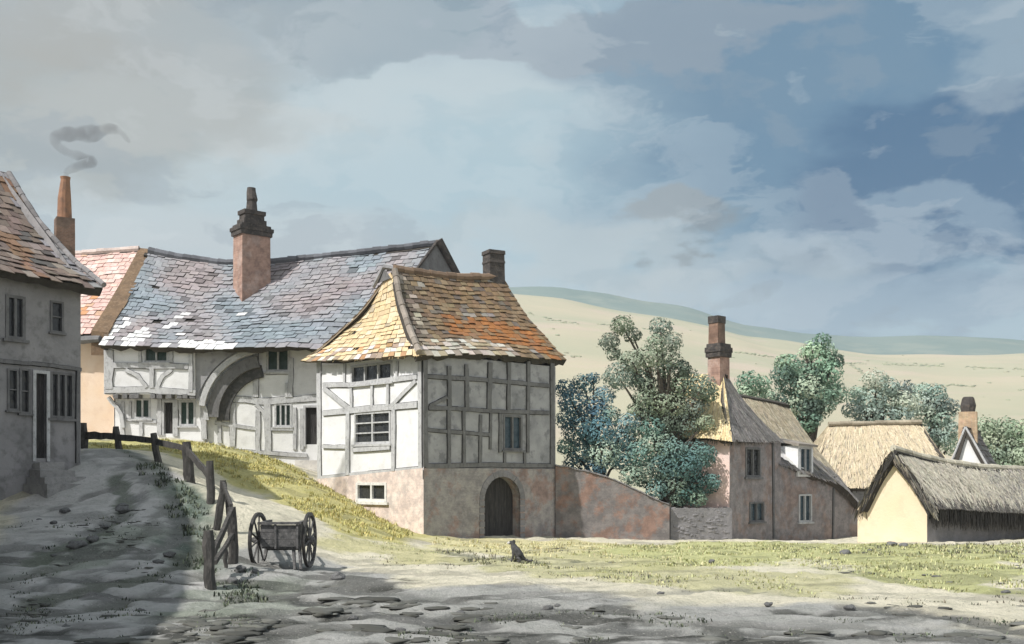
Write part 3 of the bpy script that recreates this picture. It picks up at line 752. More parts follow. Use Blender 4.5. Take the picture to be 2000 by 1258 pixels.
window(FH, wh1, hall, mull=1, fw=.10, g=M['glass_green']); window(FH, wh2, hall, mull=2, fw=.08, g=M['glass_green'])
def plank_door(F, r, parent, depth=.12):
    mb = MB(); n = 4
    for i in range(n):
        a = r[0] + (r[1] - r[0]) * i / n; b = r[0] + (r[1] - r[0]) * (i + 1) / n - .01
        fbar(mb, F, a, b, r[2] - .1, r[3], -depth - .04, -depth + rnd.uniform(0, .012))
    d = mb.build('door', M['door'], parent)
    mb = MB(); mb.tube([F.pt(r[1] - .12, (r[2] + r[3]) / 2, -depth), F.pt(r[1] - .12, (r[2] + r[3]) / 2, -depth + .06)], .03, n=8); mb.build('handle', M['iron'], d)
    mb = MB(); fbar(mb, F, r[0] - .1, r[0], r[2] - .1, r[3] + .1, -.05, .06); fbar(mb, F, r[1], r[1] + .1, r[2] - .1, r[3] + .1, -.05, .063); fbar(mb, F, r[0], r[1], r[3], r[3] + .1, -.05, .055)
    mb.build('door_frame', M['timber'], d)
    return d
plank_door(FG, dg, hall); plank_door(FH, dh, hall)
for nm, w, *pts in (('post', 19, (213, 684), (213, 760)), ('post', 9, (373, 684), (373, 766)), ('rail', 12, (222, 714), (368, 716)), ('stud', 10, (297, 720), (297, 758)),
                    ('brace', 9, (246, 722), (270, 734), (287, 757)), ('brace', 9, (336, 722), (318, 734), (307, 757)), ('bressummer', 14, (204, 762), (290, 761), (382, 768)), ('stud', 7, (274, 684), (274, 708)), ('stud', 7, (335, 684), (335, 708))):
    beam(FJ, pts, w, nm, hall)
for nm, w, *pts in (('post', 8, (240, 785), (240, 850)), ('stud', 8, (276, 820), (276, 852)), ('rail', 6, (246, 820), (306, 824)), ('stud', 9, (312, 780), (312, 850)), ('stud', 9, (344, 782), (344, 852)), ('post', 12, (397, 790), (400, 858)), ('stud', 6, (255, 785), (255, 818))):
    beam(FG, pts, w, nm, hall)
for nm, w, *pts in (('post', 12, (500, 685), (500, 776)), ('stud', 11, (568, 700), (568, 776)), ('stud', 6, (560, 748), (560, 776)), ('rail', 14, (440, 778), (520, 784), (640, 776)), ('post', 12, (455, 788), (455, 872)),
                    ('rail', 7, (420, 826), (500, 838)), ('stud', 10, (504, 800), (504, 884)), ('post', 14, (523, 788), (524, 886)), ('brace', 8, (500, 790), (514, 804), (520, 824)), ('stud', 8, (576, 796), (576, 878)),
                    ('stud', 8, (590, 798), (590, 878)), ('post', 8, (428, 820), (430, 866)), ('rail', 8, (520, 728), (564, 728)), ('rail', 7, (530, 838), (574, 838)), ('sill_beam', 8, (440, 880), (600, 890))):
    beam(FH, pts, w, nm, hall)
# joist ends under the jetty
for px_ in (226, 244, 258, 268, 299, 312, 330, 350, 362, 375):
    mb = MB(); u, z = FJ.uv(px_, 775)
    w_ = rnd.uniform(.09, .13)
    fbar(mb, FJ, u - w_, u + w_, zj - .2, zj - .003, -.42, rnd.uniform(.02, .10)); mb.build('joist', M['timber_dark'], hall)
def curved_bracket(F, pts, wpx, name, o0, o1, m):
    mb = MB(); q = [Vector(F.uv(*p)) for p in pts]; w = wpx * .0243 / 2; L = []
    for k, p in enumerate(q):
        d = (q[min(k + 1, len(q) - 1)] - q[max(k - 1, 0)]).normalized(); nn = Vector((-d.y, d.x)); L.append((p + nn * w, p - nn * w))
    for (a, b), (c, d) in zip(L, L[1:]):
        mb.hexa([F.pt(*a, o0), F.pt(*b, o0), F.pt(*d, o0), F.pt(*c, o0)], [F.pt(*a, o1), F.pt(*b, o1), F.pt(*d, o1), F.pt(*c, o1)])
    return mb.build(name, m, hall)
curved_bracket(FJ, [(207, 775), (214, 785), (224, 795), (232, 808), (236, 835)], 7, 'jetty_bracket', -.40, -.24, M['timber'])
curved_bracket(FJ, [(384, 775), (392, 786), (398, 800), (401, 820)], 8, 'jetty_bracket', -.40, -.22, M['timber'])
# great arch brace carrying the flying wall plate across the recessed hall; dark boards behind paint shade
def arcp(cx, cy, rx, ry, a0, a1, n=14): return [(cx + rx * math.cos(R(a0 + (a1 - a0) * k / n)), cy - ry * math.sin(R(a0 + (a1 - a0) * k / n))) for k in range(n + 1)]
curved_bracket(FJ, arcp(520, 810, 128, 128, 172, 100), 11, 'arch_brace_and_shade', -.22, -.05, M['timber'])
curved_bracket(FJ, arcp(520, 812, 108, 109, 181, 100), 22, 'arch_brace_and_shade', -.42, -.25, M['timber_dark'])  # widened dark board standing in for shadow in the recess
curved_bracket(FJ, arcp(520, 814, 90, 92, 184, 98), 24, 'arch_brace_and_shade', -.59, -.44, M['arch_shade'])  # deep board added to darken the hollow like shade
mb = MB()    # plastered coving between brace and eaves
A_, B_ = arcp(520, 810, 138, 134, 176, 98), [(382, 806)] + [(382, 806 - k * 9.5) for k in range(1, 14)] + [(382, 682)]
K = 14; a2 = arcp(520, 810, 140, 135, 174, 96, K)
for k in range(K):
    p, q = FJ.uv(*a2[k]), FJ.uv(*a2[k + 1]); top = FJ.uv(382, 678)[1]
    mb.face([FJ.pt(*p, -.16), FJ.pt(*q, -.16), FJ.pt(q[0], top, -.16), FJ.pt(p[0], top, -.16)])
mb.build('coving', M['plaster_shaded'], hall)
mb = MB(); fbar(mb, FJ, FJ.L, FH.L + FJ.L + .1, ze - .32, ze - .06, -.24, -.03); mb.build('wall_plate', M['timber_dark'], hall)
mb = MB()   # cove up behind the plate
mb.build
# roof
ys = 47.55
E_ = polyfn([(0, P(195, 672, ys)), (.25, P(300, 676, ys)), (.5, P(430, 680, ys)), (.72, P(560, 676, ys)), (1, P(752, 682, ys))])
yr = 52.6
Rg = polyfn([(0, P(291, 492, yr)), (.12, P(345, 503, yr)), (.28, P(440, 516, yr)), (.43, P(530, 513, yr)), (.7, P(690, 497, yr)), (1, P(852, 477, yr))])
def col_slate(u, v):
    q = pnoise(u * 16, v * 7, .45, 5)
    if v < .30 and u < .55 and pnoise(u * 16, v * 7, .9, 9) > .28 - .25 * (v < .10): return vary((.74, .74, .73), .06)
    if v < .45 and pnoise(u * 16, v * 7, .9, 21) > .48: return vary((.70, .70, .69), .06)
    w = min(1, max(0, (q + .35) / .7))    # slow drift from blue slate to faintly rosy slate
    a, b = Vector((.255, .295, .325)), Vector((.335, .295, .295))
    c = a.lerp(b, w) * (1 + .30 * pnoise(u * 16, v * 7, 1.5, 41))
    if rnd.random() < .07: c = c * .55
    return vary(tuple(c), .06)
fh = surf(E_, Rg, .16)
mb = MB(); slab(mb, fh, .26, nu=44, ragged=.09); tiles(mb, fh, 24, .46, col_slate, jit=1.6); mb.build('roof', M['tile'], hall)
eB = line(P(752, 682, ys) + Vector((4.5, 9.5, 0)), P(184, 672, ys) + Vector((0, 10.4, 0)))
fb = surf(eB, polyfn([(0, P(852, 477, yr)), (.3, P(690, 499, yr)), (.57, P(530, 515, yr)), (.72, P(440, 518, yr)), (.88, P(345, 505, yr)), (1, P(283, 493, yr))]), .15); mb = MB(); slab(mb, fb, .2); tiles(mb, fb, 14, .7, col_slate); mb.build('back_roof', M['tile'], hall)
apx = P(852, 477, yr)
fe = surf(line(P(752, 682, ys), Vector((-.6, 54.5, 8.0))), line(apx - Vector((.06, 0, .02)), apx + Vector((.06, .06, -.02))), .1)
mb = MB(); slab(mb, fe, .2, nu=10); tiles(mb, fe, 22, .40, col_slate, jit=1.4); mb.build('hip_roof', M['tile'], hall)
mb = MB()
ga, gb_, gc = P(808, 534, 50.9), P(892, 538, 52.9), apx + Vector((.1, -.35, .02))
mb.face([ga, gb_, gc]); mb.face([ga, gc, apx + Vector((0, .5, 0)), ga + Vector((0, 1.4, .2))]); mb.face([gc, gb_, gb_ + Vector((0, 1.4, .2)), apx + Vector((0, .5, 0))])
gab = mb.build('gablet', M['timber_dark'], hall)
mb = MB(); mb.tube([gb_ + Vector((.1, 0, -.1)), gc + Vector((.05, -.05, .1))], [.20, .24], n=6); mb.tube([ga + Vector((0, -.03, 0)), gc + Vector((0, -.05, .05))], [.08, .1], n=6); mb.build('barge_board', M['soot'], hall)
ridge_caps(Rg, M['tile'], hall, (.14, .145, .16), w=.2)
# tall clustered chimney: sunlit pink side, brown side, sooty crown
Nn = Vector((-12.93, 50.35)); Ld = Vector((-.75, .9)).normalized(); Rd = Vector((.95, .8)).normalized()
cc = Nn + Ld * .55 + Rd * .8 + Vector((-.36, 0))
ang = math.atan2(Rd.y, Rd.x)
zt = zat(458, 50.8)
stk = stack('chimney', cc.x, cc.y, 9.2, zt, 1.55, 1.05, ang, M['chim_pink'], hall, taper=.97,
      cap=[(zt - .02, zt + .2, 1.08), (zt + .2, zt + .38, 1.16), (zt + .38, zt + .52, 1.02), (zt + .52, zt + .8, .78), (zt + .8, zt + 1.05, .66), (zt + 1.05, zt + 1.25, .74)], capm=M['soot'])
z2 = zt + 1.24
mb = MB(); mb.tube([(cc.x, cc.y, z2 - .05), (cc.x, cc.y, z2 + .5), (cc.x + .02, cc.y, z2 + .6), (cc.x - .03, cc.y, z2 + 1.0), (cc.x - .03, cc.y, zat(362, 50.8))], [.30, .25, .29, .23, .21], n=10, jit=.06); mb.build('chimney_pot', M['soot'], stk)

# ================================================================== steps up to the hall house
st = thing('stone_steps', 'pale stone steps rising to the dark doorway beside the cottage corner', 'steps', (xat(600, 46.5), 46.5, zat(930, 46.5)))
for k in range(6):
    mb = MB(); x0, x1 = xat(560 + rnd.uniform(-4, 4) + 4 * (5 - k) * .5, 47), xat(640, 47); y = 46.6 + k * .36; z = 1.85 + k * .22
    mb.hexa([(x0, y, z - .9), (x1, y, z - .9), (x1, y + .5, z - .9), (x0 + .05, y + .5, z - .9)], [(x0, y, z), (x1, y, z), (x1, y + .5, z + .01), (x0 + .05, y + .5, z)])
    mb.build('step', M['palestone'], st)

# ================================================================== pink roofed house at far left
h3 = thing('row_house', 'peach plastered house with pale pink tiled roof, left of the hall house', 'house', (-21, 49, 4))
F3 = Fac((-27, 48.95), (xat(237, 48.95), 48.95))
mb = MB(); wall_panel(mb, F3, 0, F3.L, 2.5, zat(655, 48.3) + .2)
F3s = Fac((xat(237, 48.95), 48.95), (xat(237, 48.95), 57)); 
wall_panel(mb, F3s, 0, F3s.L, 2.5, 9.0)
mb.face([F3s.pt(0, 9), F3s.pt(F3s.L, 9), F3s.pt(4.1, 13.6)])
mb.build('wall', M['peach'], h3)
E3 = polyfn([(0, Vector((-27, 48.1, 9.05))), (1, P(178, 650, 48.1))]); R3 = polyfn([(0, P(60, 500, 53)), (.45, P(160, 497, 53)), (.75, P(215, 492, 53)), (1, P(272, 488, 53))])
def col_pink(u, v):
    if pnoise(u * 9, v * 6, 1.0, 14) > .36: return vary(pick(((.62, .33, .18), 2), ((.60, .40, .28), 1)), .1)
    return vary(pick(((.70, .50, .44), 5), ((.66, .45, .40), 3), ((.72, .58, .52), 2)), .07)
f3 = surf(E3, R3, .12); mb = MB(); slab(mb, f3, .25); tiles(mb, f3, 20, .36, col_pink, jit=1.1); mb.build('roof', M['tile'], h3)
f3b = surf(line(Vector((-18.3, 57.6, 9)), Vector((-27, 57.6, 9))), line(P(272, 488, 53), P(60, 500, 53)), .1); mb = MB(); slab(mb, f3b, .2); mb.build('back_roof', M['tile'], h3)
ridge_caps(R3, M['tile'], h3, (.55, .46, .42), w=.18)
mb = MB()
e1, r1 = P(178, 650, 48.0), P(272, 488, 53)
for k in range(10):
    a, b = e1.lerp(r1, k / 10), e1.lerp(r1, (k + 1) / 10)
    fl_ = -.12 * math.sin(math.pi * k / 10), -.12 * math.sin(math.pi * (k + 1) / 10)
    a = a + Vector((0, 0, fl_[0])); b = b + Vector((0, 0, fl_[1]))
    tk = rnd.uniform(-.03, .03)
    dz = Vector((0, 0, -1.05)); dx = Vector((.80 + tk, 0, 0)); up = Vector((0, 0, .10))
    mb.hexa([a + dz, a + dz + dx, b + dz + dx, b + dz], [a + up, a + up * .2 + dx, b + up * .2 + dx, b + up])
mb.build('barge_board', M['barge'], h3)
mb = MB(); mb.tube([P(160, 664, 48.2), P(196, 662, 47.9)], [.22, .16], n=7, jit=.1); mb.build('eaves_beam', M['timber_dark'], h3)

# ================================================================== tall grey house, left edge
g0 = Vector((-13.9, 33.0)); gd = Vector((-.6, -.8))
F0 = Fac(g0, g0 + gd * 4.0)
gh = thing('grey_house', 'tall shaded grey rendered house with brown tiled roof at the lane edge', 'house', (g0.x, g0.y, 2.5))
ww = [F0.rect(14, 580, 46, 660), F0.rect(100, 590, 122, 648), F0.rect(16, 722, 34, 800), F0.rect(40, 722, 57, 806), F0.rect(100, 730, 142, 815)]
d0 = F0.rect(69, 730, 90, 895)
mb = MB(); wall_panel(mb, F0, 0, 4, 0, 8.5, ww + [d0], depth=.18)
bk = Vector((-.8, .6)) * 10.5
F0e = Fac(g0, g0 + bk); wall_panel(mb, F0e, 0, F0e.L, 0, 8.5)
mb.face([F0e.pt(0, 8.5), F0e.pt(F0e.L, 8.5), F0e.pt(F0e.L / 2, 13.0)])
F0b = Fac(g0 + bk, g0 + bk + gd * 4); wall_panel(mb, F0b, 0, 4, 0, 8.5)
F0l = Fac(g0 + gd * 4, g0 + gd * 4 + bk); wall_panel(mb, F0l, 0, F0l.L, 0, 8.5); mb.face([F0l.pt(0, 8.5), F0l.pt(F0l.L, 8.5), F0l.pt(F0l.L / 2, 13.0)])
mb.build('wall', M['grey_render'], gh)
for k, r in enumerate(ww): window(F0, r, gh, mull=[1, 0, 0, 0, 2][k], fw=[.09, .06, .06, .06, .08][k], m=M['timber_dark'], trans=[0, 1, 1, 1, 0][k])
plank_door(F0, d0, gh)
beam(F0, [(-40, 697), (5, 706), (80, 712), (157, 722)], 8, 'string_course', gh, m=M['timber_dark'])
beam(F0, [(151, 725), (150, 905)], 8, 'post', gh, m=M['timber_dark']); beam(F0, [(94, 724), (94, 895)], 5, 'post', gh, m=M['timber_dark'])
nq = Vector((.8, -.6, 0)); gq = Vector((-.6, -.8, 0)); g3d = Vector((g0.x, g0.y, 0))
Ea = g3d + nq * .55 - gq * .45 + Vector((0, 0, 8.25)); Eb = g3d + nq * .55 + gq * 4.3 + Vector((0, 0, 8.45))
Ra = g3d - nq * 5.3 - gq * .3 + Vector((0, 0, 13.0)); Rb = g3d - nq * 5.3 + gq * 4.3 + Vector((0, 0, 13.2))
def col_h0(u, v):
    if pnoise(u * 7, v * 6, .9, 4) > .34: return vary((.24, .15, .10), .12)
    if u < .08: return vary((.26, .255, .26), .15)
    return vary(pick(((.21, .165, .14), 4), ((.17, .135, .115), 3), ((.25, .205, .18), 2), ((.11, .10, .095), .7)), .15)
f0 = surf(polyfn([(0, Ea), (.3, Ea.lerp(Eb, .3) - Vector((0, 0, .08))), (1, Eb)]), line(Ra, Rb), .38)
mb = MB(); slab(mb, f0, .26, ragged=.06); tiles(mb, f0, 18, .36, col_h0, jit=1.6); mb.build('roof', M['tile'], gh)
Ec = Ea - nq * 11.4; Ed = Eb - nq * 11.4
f0b = surf(line(Ed, Ec), line(Rb, Ra), .3); mb = MB(); slab(mb, f0b, .25); mb.build('back_roof', M['tile'], gh)
vl = polyfn([(k / 8, f0(0, k / 8, .06)) for k in range(9)])
ridge_caps(vl, M['tile'], gh, (.24, .23, .23), name='verge_tiles', w=.10, u1=.98)
c_ = P(126, 470, 35.3)
z1_ = zat(428, 35.3)
stk = stack('chimney', c_.x, c_.y, 7.0, z1_, .62, .6, .55, M['chim_brown'], gh, taper=.95)
mb = MB(); mb.tube([(c_.x, c_.y, z1_ - .05), (c_.x, c_.y, z1_ + .7), (c_.x + .03, c_.y, zat(352, 35.3)), (c_.x + .03, c_.y, zat(346, 35.3))], [.245, .215, .15, .17], n=12, jit=.02); mb.build('chimney_pot', M['pot'], stk)
# its broken stone steps
st = thing('stone_steps', 'worn grey stone steps below the door of the shaded left house', 'steps', (-14.6, 30.6, 2))
for k in range(4):
    mb = MB(); u0, u1 = F0.uv(62 - 6 * (3 - k), 930)[0], F0.uv(118 + 7 * (3 - k), 930)[0]
    if u0 > u1: u0, u1 = u1, u0
    ob = .05; oa = .35 + (3 - k) * .34; z = 1.95 + k * .22
    q = [F0.pt(u0, z - .9, ob), F0.pt(u1, z - .9, ob), F0.pt(u1 + rnd.uniform(-.08, .08), z - .9, oa), F0.pt(u0 + rnd.uniform(-.08, .08), z - .9, oa + rnd.uniform(-.06, .06))]
    mb.hexa(q, [p + Vector((0, 0, .9 + rnd.uniform(-.03, .03))) for p in q]); mb.build('step', M['wornstone'], st)
# ================================================================== garden walls
gw = thing('garden_wall', 'sloping red and brown patched brick garden wall joined to the timber cottage', 'wall', (4, 42.5, 0))
FW = Fac((1.80, 42.5), (xat(1306, 42.5), 42.5))
prof = [(1085, 911), (1110, 914), (1140, 920), (1175, 930), (1210, 942), (1250, 962), (1285, 978), (1307, 986)]
mb = MB(); cop = MB()
pp = [FW.uv(*p) for p in prof]; fine = []
for a, b in zip(pp, pp[1:]):
    for k in range(3): fine.append((a[0] + (b[0] - a[0]) * k / 3, a[1] + (b[1] - a[1]) * k / 3 + rnd.uniform(-.02, .02)))
fine.append(pp[-1])
for a, b in zip(fine, fine[1:]):
    mb.hexa([FW.pt(a[0], -1.2, .1), FW.pt(b[0], -1.2, .1), FW.pt(b[0], -1.2, -.3), FW.pt(a[0], -1.2, -.3)], [FW.pt(*a, .1), FW.pt(*b, .1), FW.pt(*b, -.3), FW.pt(*a, -.3)])
    q0, q1 = rnd.uniform(.13, .18), rnd.uniform(.03, .07)
    e = .012
    cop.hexa([FW.pt(a[0] + e, a[1] + .004, q0), FW.pt(b[0] - e, b[1] + .004, q0), FW.pt(b[0] - e, b[1] + .004, -.36), FW.pt(a[0] + e, a[1] + .004, -.36)],
             [FW.pt(a[0] + e, a[1] + q1, q0), FW.pt(b[0] - e, b[1] + q1, q0), FW.pt(b[0] - e, b[1] + q1, -.36), FW.pt(a[0] + e, a[1] + q1, -.36)])
mb.build('brickwork', M['gardenbrick'], gw); cop.build('coping', M['greystone'], gw)
sw = thing('stone_wall', 'low dark grey stone wall in shade under the overhanging bush', 'wall', (7.5, 42.3, -.4))
FS = Fac((xat(1308, 42.75), 42.75), (xat(1428, 43.3), 43.3))
mb = MB(); L = FS.L; n = 12
for k in range(n):
    a, b = L * k / n, L * (k + 1) / n; za, zb = FS.uv(1360, 992)[1] + rnd.uniform(-.04, .04), FS.uv(1360, 992)[1] + rnd.uniform(-.04, .04)
    mb.hexa([FS.pt(a, -1.2, .1), FS.pt(b, -1.2, .1), FS.pt(b, -1.2, -.3), FS.pt(a, -1.2, -.3)], [FS.pt(a, za, .1), FS.pt(b, zb, .1), FS.pt(b, zb, -.3), FS.pt(a, za, -.3)])
mb.build('stonework', M['greystone'], sw)
mb = MB()
for k in range(60):
    u = rnd.uniform(.1, L - .3); z = rnd.uniform(-.5, FS.uv(1360, 998)[1] - .1); w = rnd.uniform(.12, .3); h = rnd.uniform(.07, .15)
    mb.hexa([FS.pt(u, z, .08), FS.pt(u + w, z, .08), FS.pt(u + w, z + h, .08), FS.pt(u, z + h, .08)], [FS.pt(u + .02, z + .02, .10 + rnd.random() * .04), FS.pt(u + w - .02, z + .01, .10 + rnd.random() * .04), FS.pt(u + w - .03, z + h - .02, .10 + rnd.random() * .04), FS.pt(u + .02, z + h - .01, .10 + rnd.random() * .04)])
mb.build('facing_stones', M['greystone'], sw)

# ================================================================== brick cottage behind the bush
b0 = Vector((9.24, 43.5)); bL = Vector((6.5, 45.1)); bR = Vector((12.27, 46.73)); bE = Vector((15.84, 49.5)); bZ = Vector((17.15, 50.4))
BL, BR, BE, BZ = Fac(b0, bL), Fac(b0, bR), Fac(bR, bE), Fac(bE, bZ)
bc = thing('brick_cottage', 'brown brick cottage with yellow thatched hip, tall brick chimney and dormer', 'cottage', (9.24, 43.5, -.4))
w1 = BR.rect(1457, 876, 1484, 930); w2 = BR.rect(1464, 982, 1491, 1018); w3 = BE.rect(1561, 967, 1584, 1018)
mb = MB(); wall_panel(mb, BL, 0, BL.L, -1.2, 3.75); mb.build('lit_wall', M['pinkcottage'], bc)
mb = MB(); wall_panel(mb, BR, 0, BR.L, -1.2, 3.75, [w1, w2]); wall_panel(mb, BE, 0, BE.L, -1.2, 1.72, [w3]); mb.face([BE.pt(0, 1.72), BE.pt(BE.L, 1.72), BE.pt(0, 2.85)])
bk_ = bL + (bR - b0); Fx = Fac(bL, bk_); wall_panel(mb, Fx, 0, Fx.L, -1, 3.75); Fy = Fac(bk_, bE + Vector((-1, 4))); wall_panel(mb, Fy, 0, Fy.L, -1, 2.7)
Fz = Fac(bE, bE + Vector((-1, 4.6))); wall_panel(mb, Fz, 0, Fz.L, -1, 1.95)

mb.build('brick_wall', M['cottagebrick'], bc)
mb = MB(); mb.face([BZ.pt(0, -1.2), BZ.pt(BZ.L, -1.2), BZ.pt(BZ.L, .75), BZ.pt(0, 1.7)]); Fzz = Fac(bZ, bZ + Vector((-.9, 3.6))); wall_panel(mb, Fzz, 0, Fzz.L, -1.2, .75); mb.face([Fzz.pt(0, .75), Fzz.pt(Fzz.L, .75), tuple(P(1534, 786, 51.8) + Vector((-.2, .2, -.4)))]); mb.build('lean_to_wall', M['cottagebrick'], bc)
window(BR, w1, bc, mull=1, fw=.09, m=M['timber_dark']); window(BR, w2, bc, mull=1, fw=.07, m=M['timber_dark'], g=M['glass_blue']); window(BE, w3, bc, mull=1, fw=.08, m=M['timber'], g=M['glass_blue'])
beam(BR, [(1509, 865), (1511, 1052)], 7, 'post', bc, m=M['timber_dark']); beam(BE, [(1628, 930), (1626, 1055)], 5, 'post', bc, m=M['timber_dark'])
tC = P(1412, 729, 45.6)
eL = Vector((bL.x, bL.y, 0)) + Vector((-.5, -.2, 4.0)); eC = P(1429, 858, 43.05); eR = P(1530, 860, 46.7); eBk = Vector((bk_.x, bk_.y + .4, 3.8))
tL = P(1338, 732, 46.6)
YST = [((.74, .60, .34), 4), ((.80, .68, .44), 3), ((.60, .48, .28), 2), ((.48, .40, .26), .8)]
fa_ = surf(polyfn([(0, eL), (.7, eL.lerp(eC, .7) + Vector((0, 0, .08))), (1, eC)]), line(tL, tC), .16)
mb = MB(); slab(mb, fa_, .30, col=(.62, .52, .31), edge=(.12, .10, .08), ragged=.09, nu=24); straw(mb, fa_, 2600, lambda u, v: vary(pick(*YST), .12), L=.5, w=.03, fringe=260, flen=.22); mb.build('thatch_roof', M['thatch'], bc)
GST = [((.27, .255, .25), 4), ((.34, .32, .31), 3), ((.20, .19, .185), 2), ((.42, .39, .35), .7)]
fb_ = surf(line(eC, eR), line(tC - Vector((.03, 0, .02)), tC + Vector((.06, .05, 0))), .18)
mb = MB(); slab(mb, fb_, .30, col=(.26, .25, .24), edge=(.07, .065, .06), ragged=.09, nu=16); straw(mb, fb_, 2200, lambda u, v: vary(pick(*GST), .14), L=.5, w=.028, fringe=200, fcol=(.09, .08, .075), flen=.22)  # right hip in dark grey straw, its shade put into the colour
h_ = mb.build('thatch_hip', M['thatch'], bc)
fc_ = surf(line(eBk, eL), line(tC, tL), .1); mb = MB(); slab(mb, fc_, .28, col=(.5, .42, .28)); mb.build('back_roof', M['thatch'], bc)
# lower range running right
lE0, lE1 = P(1518, 905, 46.5), P(1652, 948, 49.2); lR0, lR1 = P(1440, 768, 50.6), P(1534, 786, 51.8)
TAN = [((.58, .50, .36), 4), ((.50, .44, .34), 3), ((.66, .60, .46), 2), ((.34, .31, .26), 1)]
fd_ = surf(polyfn([(0, lE0), (.7, P(1640, 944, 49.0)), (1, P(1686, 990, 50.0))]), line(lR0, lR1), .12)
def lowcol(u, v): return vary(pick(*(GST if v < .35 else TAN)), .13)
mb = MB(); slab(mb, fd_, .28, col=(.42, .37, .28), edge=(.08, .07, .065), ragged=.08, nu=16); straw(mb, fd_, 2600, lowcol, L=.5, w=.03, fringe=220, flen=.2); mb.build('thatch_roof', M['thatch'], bc)
fe_ = surf(line(P(1686, 990, 50.0) + Vector((-2.2, 5.6, 1.2)), lE0 + Vector((-1.2, 6.0, 0))), line(lR1, lR0), .1); mb = MB(); slab(mb, fe_, .25, col=(.4, .35, .27)); mb.build('back_roof', M['thatch'], bc)
# dormer with a whitened cheek
dw = BE.off(.10); dr = dw.rect(1563, 876, 1584, 926)
mb = MB(); du0, du1 = dr[0] - .16, dr[1] + .16
wall_panel(mb, dw, du0, du1, dr[2] - .12, dr[3] + .12, [dr], depth=.12)
for u in (du0, du1): mb.face([dw.pt(u, dr[2] - .12), dw.pt(u, dr[3] + .12), dw.pt(u, dr[3] + .12, -2.0), dw.pt(u, dr[2] - .12, -.6)])
dm = mb.build('dormer', M['plaster'], bc)
mb = MB(); z = dr[3] + .12
mb.hexa([dw.pt(du0 - .15, z, .16), dw.pt(du1 + .15, z - .06, .16), dw.pt(du1 + .15, z + .35, -2.2), dw.pt(du0 - .15, z + .4, -2.2)], [dw.pt(du0 - .15, z + .1, .16), dw.pt(du1 + .15, z + .05, .16), dw.pt(du1 + .15, z + .5, -2.2), dw.pt(du0 - .15, z + .55, -2.2)], (.3, .27, .24)); mb.build('dormer_roof', M['thatch'], dm)
_w = window(dw, dr, bc, mull=1, fw=.06, m=M['timber'], g=M['glass_blue'], sill=False)
mb = MB(); mb.face([fd_(.03, .03, .12), fd_(.30, .02, .12), fd_(.26, .26, .12), fd_(.08, .30, .12)])
mb = MB()
for k in range(40):
    u, v = rnd.uniform(.02, .30), rnd.uniform(.02, .28); c = vary((.66, .64, .62), .1); mb.face([fd_(u, v, .05), fd_(u + .05, v, .06), fd_(u + .05, v + .10, .05), fd_(u, v + .10, .06)], c)
mb.build('roof_patch', M['tile'], bc)
cz = zat(694, 45.7); cx_, cy_ = xat(1404, 45.7), 45.75
stk = stack('chimney', cx_, cy_, 5.6, cz, .74, .68, .75, M['chim_pink'], bc, cap=[(cz - .1, cz + .12, 1.16), (cz + .12, cz + .34, 1.26), (cz + .34, cz + .5, 1.1)], capm=M['soot'])
stack('shaft', cx_ - .08, cy_, cz + .45, zat(622, 45.7), .56, .52, .75, M['chim_brown'], stk, taper=.93, cap=[(zat(632, 45.7), zat(618, 45.7), 1.04)], capm=M['soot'])

# ================================================================== thatched barn, far right
s0 = Vector((15.2, 37.5)); sL = Vector((13.16, 39.0)); sR = Vector((15.2 + 3.5 * 2.1, 37.5 + 2.4 * 2.1))
SG, SS = Fac(s0, sL), Fac(s0, sR)
bn = thing('thatched_barn', 'low thatched barn with bright ochre gable wall and ragged dark eaves', 'barn', (s0.x, s0.y, -.2))
gap = P(1744, 892, 38.25); ga_l = SG.uv(1677, 995)[1]; ga_r = SG.uv(1812, 965)[1]
mb = MB()
mb.face([SG.pt(0, -1), SG.pt(SG.L, -1), SG.pt(SG.L, ga_l), SG.px(1744, 890), SG.pt(0, ga_r + .25)])
mb.build('gable_wall', M['yellow_wall'], bn)
mb = MB(); wall_panel(mb, SS, 0, SS.L, -1, 1.6)
sB = sL + (sR - s0); F_ = Fac(sR, sB); wall_panel(mb, F_, 0, F_.L, -1, 1.5); F_ = Fac(sL, sB); wall_panel(mb, F_, 0, F_.L, -1, 1.2)
mb.build('side_wall', M['greystone'], bn)
r0 = P(1744, 877, 38.0); rA = P(1795, 892, 39.2); rB = P(1850, 905, 40.1); rC = P(1920, 914, 41.4); rD = P(2060, 922, 43.5)
rg = polyfn([(0, r0), (.14, rA), (.3, rB), (.52, rC), (1, rD)])
e0 = P(1826, 992, 37.0); e1_ = P(1870, 994, 37.8); e2 = P(2090, 1005, 41.3)
ev = polyfn([(0, e0), (.18, e1_), (1, e2)])
fs = surf(ev, rg, -.10)
TH = [((.62, .58, .48), 4), ((.54, .51, .43), 3), ((.68, .64, .54), 2), ((.34, .32, .29), .9)]
def barncol(u, v):
    if v < .20 + .2 * pnoise(u * 12, 2, 1.5): return vary(pick(((.15, .14, .13), 3), ((.26, .245, .22), 2), ((.09, .085, .08), 1)), .2)
    if u > .5 and rnd.random() < .3: return vary((.30, .29, .28), .2)
    return vary(pick(*TH), .13)
mb = MB(); slab(mb, fs, .34, nu=26, col=(.36, .33, .27), edge=(.05, .047, .045), ragged=.12); straw(mb, fs, 5200, barncol, L=.5, w=.024, fringe=1500, fcol=(.06, .056, .052), flen=.58, lift=.06); mb.build('thatch_roof', M['thatch'], bn)
eL0 = P(1677, 996, 38.8) ; eL1 = eL0 + (rD - r0)
